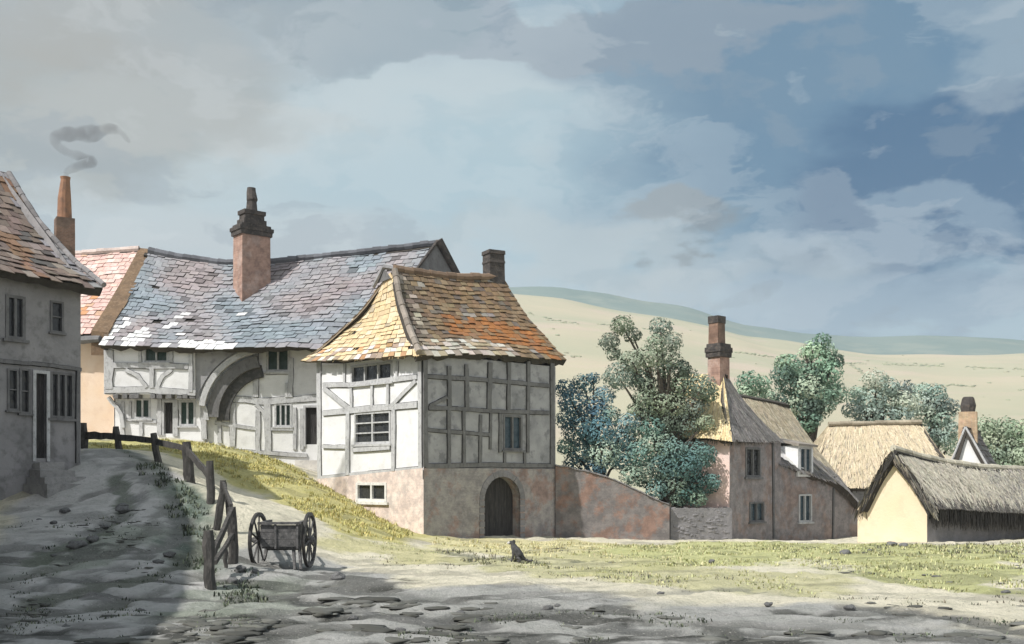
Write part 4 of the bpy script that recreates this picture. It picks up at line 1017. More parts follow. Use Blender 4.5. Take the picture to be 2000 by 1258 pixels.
fl2 = surf(line(eL1, eL0), polyfn([(0, rD), (.48, rC), (.70, rB), (.86, rA), (1, r0)]), -.05); mb = MB(); slab(mb, fl2, .20, nu=16, col=(.42, .38, .30), edge=(.045, .042, .04), ragged=.05); straw(mb, fl2, 1500, lambda u, v: vary(pick(*TH), .13), L=.5, fringe=160, fcol=(.06, .055, .05)); mb.build('thatch_roof', M['thatch'], bn)
ridge_caps(rg, M['thatch'], bn, (.50, .47, .39), name='ridge_roll', w=.13, step=.5)
mb = MB()   # straw verge hanging round the gable
for k in range(520):
    t = rnd.random()
    A_, B_ = ((r0, e0) if rnd.random() < .62 else (r0, eL0))
    p = A_.lerp(B_, t) + Vector((rnd.uniform(-.12, .10), rnd.uniform(-.1, .2), rnd.uniform(-.25, .06)))
    d = (B_ - A_).normalized() * rnd.uniform(.12, .32) + Vector((0, 0, -.10)); s_ = Vector((.02, .008, .0))
    mb.face([p - s_, p + s_, p + d + s_ * .4, p + d - s_ * .4], vary(pick(((.20, .19, .17), 3), ((.40, .36, .28), 2), ((.08, .075, .07), 2)), .2))
mb.build('thatch_verge', M['thatch'], bn)

# ================================================================== tan thatched house behind
t_h = thing('thatched_house', 'thatched house with broad tan roof between the brick cottage and barn', 'house', (18, 54.5, -.5))
q0, q1 = P(1600, 1000, 54.2), P(1870, 1000, 54.2)
FT = Fac((q0.x, 54.0), (q1.x, 54.0)); mb = MB(); wall_panel(mb, FT, 0, FT.L, -1.5, 2.0)
for a in (q0.x, q1.x): F_ = Fac((a, 54.0), (a, 60.6)); wall_panel(mb, F_, 0, F_.L, -1.5, 2.0)
F_ = Fac((q0.x, 60.6), (q1.x, 60.6)); wall_panel(mb, F_, 0, F_.L, -1.5, 2.0); mb.build('wall', M['plaster_shaded'], t_h)
te0, te1 = P(1575, 950, 53.5), P(1890, 950, 53.5); tr0, tr1 = P(1618, 833, 57.3), P(1800, 828, 57.3)
TT = [((.64, .54, .38), 5), ((.57, .48, .34), 3), ((.72, .62, .46), 3), ((.36, .32, .26), .8)]
ft = surf(line(te0, te1), polyfn([(0, tr0), (.5, P(1700, 826, 57.3)), (1, tr1)]), .1); mb = MB(); slab(mb, ft, .35, nu=20, col=(.55, .47, .34), edge=(.1, .09, .08)); straw(mb, ft, 4200, lambda u, v: vary(pick(*TT), .10), L=.6, w=.03, fringe=200); mb.build('thatch_roof', M['thatch'], t_h)
ft2 = surf(line(te1, te1 + Vector((0, 7.8, 0))), line(tr1, tr1 + Vector((.05, .05, 0))), .1); mb = MB(); slab(mb, ft2, .35, col=(.2, .18, .16)); straw(mb, ft2, 1200, lambda u, v: vary((.21, .19, .17), .25), L=.6); mb.build('thatch_hip', M['thatch'], t_h)
ft3 = surf(line(te0 + Vector((0, 7.8, 0)), te0), line(tr0, tr0 + Vector((.05, 0, 0))), .1); mb = MB(); slab(mb, ft3, .35, col=(.5, .43, .31)); straw(mb, ft3, 900, lambda u, v: vary(pick(*TT), .12), L=.6); mb.build('thatch_hip', M['thatch'], t_h)
ft4 = surf(line(te1 + Vector((0, 7.8, 0)), te0 + Vector((0, 7.8, 0))), line(tr1, tr0), .1); mb = MB(); slab(mb, ft4, .35, col=(.5, .43, .31)); mb.build('back_roof', M['thatch'], t_h)
vt = polyfn([(0, P(1618, 830, 57.2)), (1, P(1800, 826, 57.2))])
ridge_caps(vt, M['thatch'], t_h, (.40, .35, .27), name='ridge_roll', w=.14, step=.6)

# ================================================================== little white gabled house with chimney
hw = thing('white_gabled_house', 'small house with white gable and buff chimney behind the barn roof', 'house', (20.8, 47.5, -.3))
k0 = Vector((xat(1846, 47.6), 47.6)); k1 = Vector((xat(1946, 46.6), 46.6)); dirb = Vector((2.2, 3.6))
KG = Fac(k0, k1); KS = Fac(k1, k1 + dirb)
apz = KG.uv(1886, 838)[1]; ua = KG.uv(1886, 838)[0]; zb = 1.9
mb = MB(); mb.face([KG.pt(0, -1), KG.pt(KG.L, -1), KG.pt(KG.L, zb), KG.pt(ua, apz), KG.pt(0, zb)]); wall_panel(mb, KS, 0, KS.L, -1, zb)
KL = Fac(k0, k0 + dirb); wall_panel(mb, KL, 0, KL.L, -1, zb); mb.build('wall', M['plaster'], hw)
D3 = Vector((dirb.x, dirb.y, 0)); ap = KG.pt(ua, apz + .12, .15)
for (c0_, sg) in ((KG.pt(KG.L + .22, zb - .35, .15), 1), (KG.pt(-.22, zb - .35, .15), -1)):
    f_ = surf(line(c0_, c0_ + D3) if sg > 0 else line(c0_ + D3, c0_), line(ap, ap + D3) if sg > 0 else line(ap + D3, ap), .05)
    mb = MB(); slab(mb, f_, .16, col=(.12, .11, .105)); tiles(mb, f_, 11, .35, lambda u, v: vary((.17, .16, .155), .25)); mb.build('roof', M['tile'], hw)
    mb = MB(); mb.tube([c0_ + Vector((0, 0, -.02)), ap + Vector((0, 0, -.03))], .05, n=6); mb.build('barge_board', M['timber'], hw)
cz = zat(803, 47.2); kc = KG.pt(ua + .05, 0, -.85)
stk = stack('chimney', kc.x, kc.y, 2.6, cz, .82, .8, math.atan2(KG.d.y, KG.d.x), M['chim_pale'], hw, taper=.93)
mb = MB(); mb.tube([(kc.x, kc.y, cz - .02), (kc.x, kc.y, cz + .3), (kc.x, kc.y, cz + .62), (kc.x, kc.y, zat(773, 47.2))], [.32, .35, .27, .22], n=10, jit=.06); mb.build('chimney_pot', M['soot'], stk)

# ================================================================== trees and bushes
def tree(name, label, cat, group, Y, blobs, pal, leaf=.13, dens=1.0, spread=.8, trunk=None, flat=.85):
    cx = sum(b[0] for b in blobs) / len(blobs); X0_ = xat(trunk or cx, Y); zb = gz(X0_, Y)
    t = thing(name, label, cat, (X0_, Y, zb), group)
    mb = MB(); cen = []
    for (px_, py_, r_) in blobs:
        yy = Y + rnd.uniform(-spread, spread) * .5
        c = P(px_, py_, yy); r = r_ / 2000 * yy * 1.06; cen.append((c, r))
        base = vary(pick(*pal), .16)
        n = int(46 * dens * (r / leaf) ** 2 * .5)
        for k in range(n):
            d = Vector((rnd.gauss(0, 1), rnd.gauss(0, 1), rnd.gauss(0, 1))).normalized()
            rr = r * (rnd.random() ** .16) * rnd.uniform(.93, 1.04)
            lump = 1 + .22 * mnoise.noise((c + d * r) * (1.6 / max(r, .2)))
            p = c + Vector((d.x, d.y, d.z * flat)) * rr * lump
            nn = (d + Vector((rnd.gauss(0, .26), rnd.gauss(0, .26), rnd.gauss(.18, .26)))).normalized()
            a = nn.cross(Vector((rnd.gauss(0, 1), rnd.gauss(0, 1), rnd.gauss(0, 1)))).normalized(); b = nn.cross(a)
            s = leaf * rnd.uniform(.6, 1.25)
            col = vary(tuple(min(.75, q * 1.18) for q in base), .07) if rnd.random() < .93 else vary(pick(*pal), .12)
            mb.face([p - a * s * .5, p - b * s * .3 + nn * s * .06, p + a * s * .55, p + b * s * .3 - nn * s * .04], col)
    mb.build('crown', M['leaf'], t)
    mb = MB(); zt_ = sum(c.z for c, r in cen) / len(cen); tb = Vector((X0_, Y, zb - .3))
    top = Vector((sum(c.x for c, r in cen) / len(cen), Y, zt_))
    rt = .028 * max(c.z - zb for c, r in cen) + .04
    mid = tb.lerp(top, .55) + Vector((rnd.uniform(-.2, .2), rnd.uniform(-.1, .1), 0))
    mb.tube([tb, tb.lerp(mid, .5), mid, top], [rt * 1.3, rt, rt * .8, rt * .45], n=8, jit=.1)
    for c, r in cen:
        s = mid.lerp(top, rnd.uniform(-.4, .9)) if rnd.random() < .8 else mid
        m_ = s.lerp(c, .5) + Vector((rnd.uniform(-.1, .1), rnd.uniform(-.1, .1), .12 * (c - s).length))
        mb.tube([s, m_, c], [rt * .4, rt * .25, rt * .1], n=5)
    mb.build('trunk', M['bark'], t)
    return t
A_bl = [(1215, 636, 24), (1191, 667, 22), (1235, 655, 18), (1290, 640, 24), (1314, 667, 20), (1282, 671, 22), (1199, 691, 16), (1235, 707, 28), (1266, 699, 28), (1306, 699, 26), (1298, 719, 22), (1207, 735, 32), (1250, 739, 30), (1266, 755, 22), (1334, 715, 14),
        (1326, 755, 34), (1370, 755, 30), (1385, 770, 20), (1282, 790, 34), (1318, 794, 30), (1354, 794, 28), (1378, 826, 20), (1338, 834, 32), (1306, 826, 26), (1256, 778, 22), (1262, 806, 26), (1240, 800, 16), (1330, 720, 20), (1345, 735, 20)]
B_bl = [(1104, 759, 22), (1139, 751, 24), (1159, 739, 13), (1119, 786, 30), (1179, 774, 24), (1159, 802, 32), (1191, 812, 24), (1228, 826, 24), (1108, 818, 24), (1131, 838, 36), (1171, 844, 36), (1211, 858, 32), (1247, 846, 26), (1108, 874, 22), (1139, 882, 30), (1179, 886, 34), (1219, 892, 36), (1120, 905, 22), (1165, 915, 24)]
C_bl = [(1274, 838, 26), (1282, 866, 36), (1251, 886, 32), (1314, 882, 32), (1362, 890, 34), (1378, 886, 22), (1338, 910, 34), (1298, 914, 36), (1266, 925, 34), (1235, 929, 26), (1314, 945, 32), (1370, 945, 30), (1393, 941, 18), (1338, 965, 26), (1282, 957, 24), (1362, 973, 20), (1322, 977, 18)]
PA = [((.25, .29, .22), 3), ((.16, .20, .155), 3), ((.33, .39, .29), 2), ((.20, .25, .21), 2)]
PB = [((.19, .30, .32), 3), ((.11, .20, .25), 3), ((.34, .43, .35), 2), ((.08, .14, .165), 1.5), ((.22, .34, .30), 2)]
PC = [((.15, .24, .22), 3), ((.10, .17, .165), 3), ((.25, .33, .27), 2), ((.18, .25, .20), 2)]
tree('tree', 'tall loose grey green tree standing over the bushes in front of the brick cottage', 'tree', None, 43.8, A_bl, PA, trunk=1300)
tree('bush', 'big blue green bush beside the timber cottage corner', 'bush', None, 43.7, B_bl, PB, trunk=1160)
tree('bush', 'dark teal bush spilling over the low end of the brick garden wall', 'bush', None, 43.25, C_bl, PC, trunk=1300, spread=.6)
T2 = [(1605, 666, 18), (1587, 684, 22), (1615, 684, 20), (1571, 689, 14), (1630, 702, 20), (1605, 707, 28), (1533, 707, 20), (1543, 717, 30), (1528, 732, 24), (1566, 727, 30), (1594, 732, 30), (1620, 727, 26), (1543, 750, 30), (1579, 758, 34), (1617, 758, 28), (1632, 768, 24), (1605, 778, 32), (1566, 778, 30), (1549, 793, 24), (1579, 799, 30), (1605, 793, 26), (1579, 819, 26), (1574, 834, 20)]
P2 = [((.26, .37, .28), 3), ((.18, .27, .21), 3), ((.37, .46, .35), 2), ((.11, .16, .13), 1.5)]
P3 = [((.35, .43, .37), 3), ((.27, .35, .31), 3), ((.44, .49, .40), 2), ((.21, .25, .23), 2)]
P4 = [((.32, .38, .28), 3), ((.40, .45, .33), 2), ((.22, .28, .21), 2)]
grp = 'trees beyond the thatched roofs'
tree('tree', 'tall green tree with upright pointed crown behind the brick cottage', 'tree', grp, 60, T2, P2, leaf=.2)
tree('tree', 'small round green tree just right of the tall brick chimney', 'tree', grp, 59, [(1462, 745, 24), (1485, 752, 22), (1455, 765, 20), (1500, 772, 20), (1470, 780, 24), (1500, 800, 24), (1520, 785, 20), (1480, 810, 24)], P2, leaf=.2)
tree('tree', 'domed grey green tree above the tan thatched ridge', 'tree', grp, 62, [(1710, 743, 26), (1676, 771, 22), (1733, 757, 24), (1762, 763, 24), (1699, 783, 30), (1733, 786, 30), (1767, 786, 28), (1664, 800, 20), (1693, 809, 24), (1727, 812, 26), (1762, 812, 24), (1710, 840, 30), (1750, 840, 30), (1680, 835, 24)], P3, leaf=.2)
tree('tree', 'pale green tree between the tan thatch and the white gable', 'tree', grp, 63.5, [(1799, 766, 22), (1825, 769, 24), (1802, 789, 28), (1830, 791, 28), (1853, 797, 22), (1807, 812, 24), (1836, 820, 26), (1850, 840, 24), (1836, 857, 22), (1860, 870, 24), (1815, 850, 26)], P3, leaf=.2)
tree('tree', 'rounded yellow green tree behind the white gable at the right edge', 'tree', grp, 61, [(1922, 834, 24), (1942, 843, 26), (1965, 840, 28), (1988, 846, 28), (1933, 863, 28), (1962, 866, 30), (1990, 869, 28), (1945, 886, 26), (1973, 892, 28), (1996, 892, 26), (2020, 860, 30), (2020, 890, 30), (1912, 880, 22), (1930, 905, 24), (1960, 912, 26)], P4, leaf=.2)

# ================================================================== fence along the lane
fe = thing('post_and_rail_fence', 'crooked dark post and rail fence climbing beside the lane, broken at its near end', 'fence', (-9, 30, 1))
def post(b, t, Y, w, lean_y=0.0):
    p0 = P(*b, Y); g = gz(p0.x, p0.y); p0.z = min(p0.z, g) - .3; p1 = P(*t, Y + lean_y); r = w / 2000 * Y * .5
    mb = MB(); n = 5
    mb.tube([p0.lerp(p1, k / n) + Vector((rnd.uniform(-.02, .02), 0, 0)) for k in range(n + 1)], [r * rnd.uniform(.92, 1.12) for k in range(n)] + [r * .82], n=7, jit=.10)
    return mb.build('post', M['fence'], fe)
def rail(a, b, Ya, Yb, w, w2=None):
    p, q = P(*a, Ya), P(*b, Yb); mb = MB(); n = 6
    pts = [p.lerp(q, k / n) + Vector((0, 0, rnd.uniform(-.02, .02))) for k in range(n + 1)]
    d = (q - p).normalized(); L = []
    for k, c in enumerate(pts):
        h = (w + ((w2 or w) - w) * k / n) / 2000 * (Ya + (Yb - Ya) * k / n) * .5 * rnd.uniform(.9, 1.1); up = Vector((0, 0, 1)); sd = d.cross(up).normalized() * .035
        L.append([c + up * h + sd, c + up * h - sd, c - up * h - sd, c - up * h + sd])
    for a_, b_ in zip(L, L[1:]): mb.hexa(a_, b_)
    return mb.build('rail', M['fence'], fe)
post((165, 884), (163, 826), 38, 16); post((237, 882), (226, 833), 36.5, 13); post((312, 906), (300, 846), 34, 15); post((374, 950), (364, 863), 31.5, 20); post((411, 972), (410, 900), 29.5, 16)
post((420, 1040), (437, 938), 27, 14); post((451, 1000), (440, 942), 27.2, 8); post((457, 1104), (452, 990), 22.5, 18); post((412, 1158), (405, 1036), 19.5, 22, .1)
rail((120, 846), (164, 848), 38.8, 38, 15); rail((164, 850), (229, 853), 38, 36.5, 15, 12); rail((229, 854), (304, 861), 36.5, 34, 13, 11); rail((304, 862), (370, 878), 34, 31.5, 11); rail((368, 882), (411, 932), 31.5, 29.5, 15)
rail((417, 1078), (454, 996), 20.2, 22.4, 16, 13); rail((420, 1100), (456, 1042), 20.5, 22.5, 9); post((442, 1104), (441, 1068), 22, 8); rail((436, 945), (452, 990), 27, 23, 9)

# ================================================================== hand cart
ctx, cty = xat(553, 24.4), 24.5
ctz = gz(ctx, cty)
ct_ = thing('hand_cart', 'empty two wheeled wooden hand cart left standing on the grey lane', 'cart', (ctx, cty, ctz))
yaw = R(4); ca, sa = math.cos(yaw), math.sin(yaw)
ux, uy, uz = Vector((ca, sa, 0)), Vector((-sa, ca, 0)), Vector((0, 0, 1))
def cp(x, y, z): return Vector((ctx, cty, ctz)) + ux * x + uy * y + uz * z
RW = .66
def bx(mb, x0, x1, y0, y1, z0, z1, col=(1, 1, 1)): mb.hexa([cp(x0, y0, z0), cp(x1, y0, z0), cp(x1, y1, z0), cp(x0, y1, z0)], [cp(x0, y0, z1), cp(x1, y0, z1), cp(x1, y1, z1), cp(x0, y1, z1)], col)
for sx, cam in ((-.60, -.05), (.60, .05)):
    mb = MB(); n = 28
    tl = R(7) * (1 if sx < 0 else 1.0); tw = R(9 if sx < 0 else 6)   # each wheel sits a little askew on its axle
    def wp(o, a, r):
        y, z, x = r * math.cos(a), r * math.sin(a), o
        x2 = x * math.cos(tw) + y * math.sin(tw); y2 = -x * math.sin(tw) + y * math.cos(tw)
        return cp(sx + x2, y2, RW + .0 + z)
    for k in range(n):
        a, b = 2 * math.pi * k / n, 2 * math.pi * (k + 1) / n
        mb.hexa([wp(-.035, a, RW - .075), wp(.035, a, RW - .075), wp(.035, b, RW - .075), wp(-.035, b, RW - .075)], [wp(-.035, a, RW - .012), wp(.035, a, RW - .012), wp(.035, b, RW - .012), wp(-.035, b, RW - .012)])
    wh = mb.build('wheel', M['cart'], ct_)
    mb = MB()
    for k in range(n):
        a, b = 2 * math.pi * k / n, 2 * math.pi * (k + 1) / n
        mb.hexa([wp(-.032, a, RW - .014), wp(.032, a, RW - .014), wp(.032, b, RW - .014), wp(-.032, b, RW - .014)], [wp(-.032, a, RW + .004), wp(.032, a, RW + .004), wp(.032, b, RW + .004), wp(-.032, b, RW + .004)])
    mb.build('tyre', M['iron'], wh)
    mb = MB(); mb.tube([wp(-.16, 0, 0), wp(-.06, 0, 0), wp(.06, 0, 0), wp(.13, 0, 0)], [.055, .10, .09, .06], n=12); mb.build('hub', M['cart'], wh)
    for k in range(10):
        a = 2 * math.pi * (k + .4) / 10; mb = MB(); mb.tube([wp(0, a, .07), wp(0, a, RW - .07)], [.026, .02], n=6); mb.build('spoke', M['cart'], wh)
mb = MB(); bx(mb, -.42, .42, -.65, .75, .50, .54); 
for k in range(3): bx(mb, -.43, .43, -.69, -.652, .545 + k * .17, .705 + k * .17)
for s in (-1, 1):
    for k in range(3): bx(mb, s * .43 - .02, s * .43 + .02, -.65, .75, .545 + k * .17, .705 + k * .17)
for k in range(2): bx(mb, -.41, .41, .70, .74, .545 + k * .17, .705 + k * .17)
mb.build('body', M['cart'], ct_)
mb = MB(); bx(mb, -.50, .50, -.74, -.65, 1.06, 1.12); bx(mb, -.48, -.40, -.74, .78, 1.058, 1.115); bx(mb, .40, .48, -.74, .78, 1.058, 1.115); mb.build('top_rail', M['cart'], ct_)
for x in (-.12, .38):
    mb = MB(); bx(mb, x, x + .05, -.72, -.69, .5, 1.06); mb.build('upright', M['cart'], ct_)
mb = MB(); mb.tube([cp(-.66, 0, RW), cp(.66, 0, RW)], .04, n=8); mb.build('axle', M['iron'], ct_)
mb = MB(); bx(mb, -.40, .40, -.10, .10, .42, .50); mb.build('bolster', M['cart'], ct_)
for x in (.30, .44):
    mb = MB(); mb.tube([cp(x, -.55, .52), cp(x + .06, -.75, .02)], [.045, .035], n=7); mb.build('leg', M['cart'], ct_)
for x in (-.36, .36):
    mb = MB(); mb.tube([cp(x, .5, .5), cp(x, 1.5, .45), cp(x * .95, 2.4, .28)], [.04, .035, .028], n=7); mb.build('shaft', M['cart'], ct_)

# ================================================================== dog
dY = 26.3; dx0, dz0 = xat(1008, dY), gz(xat(1008, dY), dY)
import bmesh
def skin(name, chains, m, parent=None, sub=2, loc=(0, 0, 0)):
    bm = bmesh.new(); lay = bm.verts.layers.skin.verify(); root = True; ids = {}
    for ch_ in chains:
        pv = None
        for key, co, r in ch_:
            if key in ids: v = ids[key]
            else:
                v = bm.verts.new(co); ids[key] = v; sv = v[lay]; sv.radius = (r, r); sv.use_root = root; root = False
            if pv is not None and pv is not v: bm.edges.new((pv, v))
            pv = v
    me = bpy.data.meshes.new(name); bm.to_mesh(me); bm.free(); me.materials.append(m)
    o = bpy.data.objects.new(name, me); COL.objects.link(o); o.location = loc
    sk = o.modifiers.new('Skin', 'SKIN'); sk.use_smooth_shade = True
    sb = o.modifiers.new('Sub', 'SUBSURF'); sb.levels = sub; sb.render_levels = sub
    if parent: o.parent = parent
    return o
def dog_mat():
    m, nt, bs = new_mat('dog_coat'); tc = N(nt, 'ShaderNodeTexCoord'); sp = N(nt, 'ShaderNodeSeparateXYZ'); nt.links.new(tc.outputs['Object'], sp.inputs[0])
    f, raw = noise_fac(nt, tc.outputs['Object'], 9, .4, .6)
    black = mixc(nt, f, (.030, .030, .032), (.075, .073, .075))
    a = N(nt, 'ShaderNodeMath', operation='MULTIPLY_ADD'); nt.links.new(raw, a.inputs[0]); a.inputs[1].default_value = .10; nt.links.new(sp.outputs[0], a.inputs[2])
    r1 = N(nt, 'ShaderNodeMapRange'); r1.inputs[1].default_value = -.10; r1.inputs[2].default_value = -.14; nt.links.new(a.outputs[0], r1.inputs[0])
    col = mixc(nt, r1.outputs[0], black, (.52, .50, .47))
    nt.links.new(col, bs.inputs['Base Color']); bs.inputs['Roughness'].default_value = .75
    n = N(nt, 'ShaderNodeTexNoise', Scale=70, Detail=4); nt.links.new(tc.outputs['Object'], n.inputs['Vector']); bp = N(nt, 'ShaderNodeBump', Strength=.5, Distance=.02); nt.links.new(n.outputs[0], bp.inputs['Height']); nt.links.new(bp.outputs[0], bs.inputs['Normal'])
    return m
M['dog'] = dog_mat()
dog = skin('dog', [
    [('hip', (.13, 0, .13), .115), ('loin', (.07, 0, .22), .115), ('chest', (-.03, 0, .34), .105), ('neck', (-.08, 0, .44), .068), ('head', (-.11, 0, .515), .072), ('muz', (-.19, 0, .49), .040), ('nose', (-.235, 0, .48), .026)],
    [('chest', 0, 0), ('shL', (-.07, -.07, .30), .050), ('elL', (-.075, -.075, .17), .032), ('wrL', (-.10, -.075, .06), .024), ('pwL', (-.14, -.075, .022), .028)],
    [('chest', 0, 0), ('shR', (-.07, .07, .30), .050), ('elR', (-.075, .075, .17), .032), ('wrR', (-.10, .075, .06), .024), ('pwR', (-.14, .075, .022), .028)],
    [('hip', 0, 0), ('knL', (.02, -.11, .13), .062), ('hkL', (.13, -.12, .04), .032), ('ptL', (.02, -.12, .024), .028)],
    [('hip', 0, 0), ('knR', (.02, .11, .13), .062), ('hkR', (.13, .12, .04), .032), ('ptR', (.02, .12, .024), .028)],
    [('hip', 0, 0), ('t1', (.22, 0, .07), .036), ('t2', (.32, -.02, .035), .030), ('t3', (.44, -.05, .045), .016)]], M['dog'], loc=(dx0, dY, dz0 + .01))
tag(dog, 'small dark dog with pale muzzle and chest sitting on the dry grass', 'dog')
for s in (-1, 1):
    e = skin('ear', [[('a', (-.085, s * .05, .55), .026), ('b', (-.045, s * .085, .545), .026), ('c', (-.02, s * .10, .50), .012)]], M['iron'], parent=dog)
    mb = MB(); mb.tube([(dx0 - .155, dY + s * .045, dz0 + .545), (dx0 - .165, dY + s * .05, dz0 + .545)], .010, n=8); ey = mb.build('eye', M['iron'], None); 
    ey.parent = dog; ey.location = (-dx0, -dY, -dz0 - .01)

# ================================================================== smoke
def smoke(name, label, pts, Y, dens, col):
    mb = MB(); q = [P(a, b, Y) for a, b, _ in pts]; rr = [w / 2000 * Y for _, _, w in pts]
    fine, fr_ = [], []
    for k in range(len(q) - 1):
        p0, p1, p2, p3 = q[max(k - 1, 0)], q[k], q[k + 1], q[min(k + 2, len(q) - 1)]
        for i in range(8):
            t = i / 8; t2, t3 = t * t, t * t * t
            fine.append(.5 * ((2 * p1) + (p2 - p0) * t + (2 * p0 - 5 * p1 + 4 * p2 - p3) * t2 + (3 * p1 - p0 - 3 * p2 + p3) * t3)); fr_.append(rr[k] + (rr[k + 1] - rr[k]) * t)
    fine.append(q[-1]); fr_.append(rr[-1])
    fr_ = [r * (1 + .35 * mnoise.noise(p * 2.6)) for r, p in zip(fr_, fine)]
    mb.tube(fine, fr_, n=14, jit=.05)
    m = bpy.data.materials.new(name); m.use_nodes = True; nt = m.node_tree; nt.nodes.clear()
    o_ = nt.nodes.new('ShaderNodeOutputMaterial'); v = nt.nodes.new('ShaderNodeVolumePrincipled'); v.inputs['Color'].default_value = (*col, 1)
    tc = N(nt, 'ShaderNodeTexCoord'); n = N(nt, 'ShaderNodeTexNoise', Scale=1.6, Detail=4, Roughness=.6); nt.links.new(tc.outputs['Object'], n.inputs['Vector'])
    mr = N(nt, 'ShaderNodeMapRange'); mr.inputs[1].default_value = .36; mr.inputs[2].default_value = .62; mr.inputs[3].default_value = dens * .15; mr.inputs[4].default_value = dens; nt.links.new(n.outputs[0], mr.inputs[0])
    nt.links.new(mr.outputs[0], v.inputs['Density']); v.inputs['Anisotropy'].default_value = .2
    nt.links.new(v.outputs[0], o_.inputs['Volume'])
    o = mb.build('smoke', m, None, smooth=True); tag(o, label, 'smoke'); return o
smoke('dark_smoke', 'dark curling smoke rising from the thin terracotta pot at far left', [(129, 347, 4), (130, 338, 6), (136, 332, 8), (160, 322, 11), (180, 316, 10), (160, 307, 11), (130, 297, 10), (112, 284, 9), (108, 270, 11), (122, 263, 14), (152, 262, 15), (185, 260, 14), (210, 252, 11), (232, 256, 9), (248, 272, 5), (253, 278, 2)], 35.3, 2.1, (.30, .29, .30))
smoke('pale_smoke', 'faint pale smoke drifting right from the brick cottage chimney', [(1396, 617, 5), (1396, 606, 8), (1404, 597, 11), (1424, 592, 12), (1450, 584, 16), (1482, 572, 20), (1510, 560, 14), (1530, 552, 5)], 45.7, .42, (.55, .60, .64))
# ================================================================== stones and grass
STN = [(128, 1000, 20), (105, 1022, 12), (78, 1018, 12), (238, 990, 18), (240, 998, 22), (205, 1030, 14), (180, 1055, 22), (150, 1068, 30), (30, 1065, 10), (106, 1087, 10), (330, 1085, 18), (310, 1100, 16), (470, 1114, 22), (498, 1118, 14), (455, 1138, 24), (440, 1150, 14), (272, 1196, 16), (128, 1228, 18), (660, 1130, 26), (690, 1210, 18), (625, 1195, 16), (780, 1235, 20), (900, 1200, 16), (1070, 1190, 18), (1090, 1185, 14), (1290, 1160, 12), (1500, 1182, 14), (1660, 1190, 22), (1390, 1098, 12), (1650, 1082, 18), (1742, 1066, 18), (1765, 1068, 16), (1700, 1078, 14), (1965, 1158, 14), (1990, 1155, 14)]
proto = None
for k, (a, b, w) in enumerate(STN):
    p = G(a, b); r = w / 2000 * p.y * .62
    if proto is None or k % 4 == 0:
        bm = bmesh.new(); bmesh.ops.create_icosphere(bm, subdivisions=3, radius=1)
        off = Vector((k * 3.1, k, 0))
        for v in bm.verts:
            n = 1 + .45 * mnoise.noise(v.co * 1.1 + off) + .18 * mnoise.noise(v.co * 3 + off); v.co = Vector((v.co.x * n, v.co.y * .8 * n, v.co.z * .55 * n))
        me = bpy.data.meshes.new('stone'); bm.to_mesh(me); bm.free(); me.materials.append(M['stone']); proto = me
        me.polygons.foreach_set('use_smooth', [k % 8 != 0] * len(me.polygons))
    o = bpy.data.objects.new('stone', proto); COL.objects.link(o)
    o.location = p + Vector((0, 0, .12 * r)); o.scale = (r, r, r); o.rotation_euler = (0, 0, rnd.uniform(0, 6.28))
    place = 'below the grey house steps' if a < 260 and b < 1050 else 'on the shaded left lane' if a < 420 and b < 1110 else 'by the broken fence foot' if a < 520 and b < 1160 else 'on the grass before the barn' if a > 1380 and b < 1165 else 'in the churned foreground road'
    tag(o, 'rough dark field stone lying ' + place, 'stone', 'stones strewn ' + place)
def blades(name, spots, label=None):
    mb = MB()
    for (x, y, h, col) in spots:
        z = gz_fast(x, y)
        for k in range(rnd.randint(3, 6)):
            a = rnd.uniform(0, 6.28); w = h * .10 + .006; hh = h * rnd.uniform(.5, 1.2)
            b = Vector((x + rnd.gauss(0, .06), y + rnd.gauss(0, .06), z - .03)); t = b + Vector((math.cos(a) * hh * .55, math.sin(a) * hh * .55, hh)); s = Vector((-math.sin(a) * w, math.cos(a) * w, 0))
            m_ = b.lerp(t, .55) + Vector((0, 0, hh * .14)); c = vary(col, .22)
            mb.face([b - s, b + s, m_ + s * .7, m_ - s * .7], c); mb.face([m_ - s * .7, m_ + s * .7, t], c)
    o = mb.build(name, M['grass'], None); o['kind'] = 'stuff'; return o
def gz_fast(x, y):
    i = np.searchsorted(gx, x) - 1; j = np.searchsorted(gy, y) - 1
    fx = (x - gx[i]) / (gx[i + 1] - gx[i]); fy = (y - gy[j]) / (gy[j + 1] - gy[j])
    return float((GZ[j, i] * (1 - fx) + GZ[j, i + 1] * fx) * (1 - fy) + (GZ[j + 1, i] * (1 - fx) + GZ[j + 1, i + 1] * fx) * fy)
def scatter(poly_px, n, h, cols, clump=.35, thr=0.0):
    pl = gp(*poly_px); xs = [p[0] for p in pl]; ys_ = [p[1] for p in pl]; out = []
    X = np.array([rnd.uniform(min(xs), max(xs)) for _ in range(n * 4)]); Y = np.array([rnd.uniform(min(ys_), max(ys_)) for _ in range(n * 4)])
    ok = in_poly(X, Y, pl) > 0
    for x, y in zip(X[ok][:n], Y[ok][:n]):
        if pnoise(x, y, .8, 33) + .5 * pnoise(x, y, 2.3, 12) < thr: continue
        out.append((x, y, h * rnd.uniform(.6, 1.3), pick(*cols)))
    return out
YG = [((.55, .49, .20), 4), ((.46, .42, .17), 3), ((.34, .33, .15), 1.5), ((.62, .55, .24), 1)]
PG = [((.50, .50, .27), 4), ((.42, .43, .22), 2), ((.32, .33, .19), 1.5), ((.60, .56, .34), 1.5)]
DG = [((.10, .12, .085), 3), ((.06, .07, .055), 2), ((.18, .20, .14), 1.5)]
sp = []
sp += scatter([(170, 872), (250, 862), (340, 862), (440, 872), (520, 890), (600, 927), (640, 950), (720, 995), (820, 1040), (760, 1055), (660, 1035), (590, 1000), (540, 960), (450, 945), (400, 903), (300, 883)], 4600, .12, YG, thr=-.12)
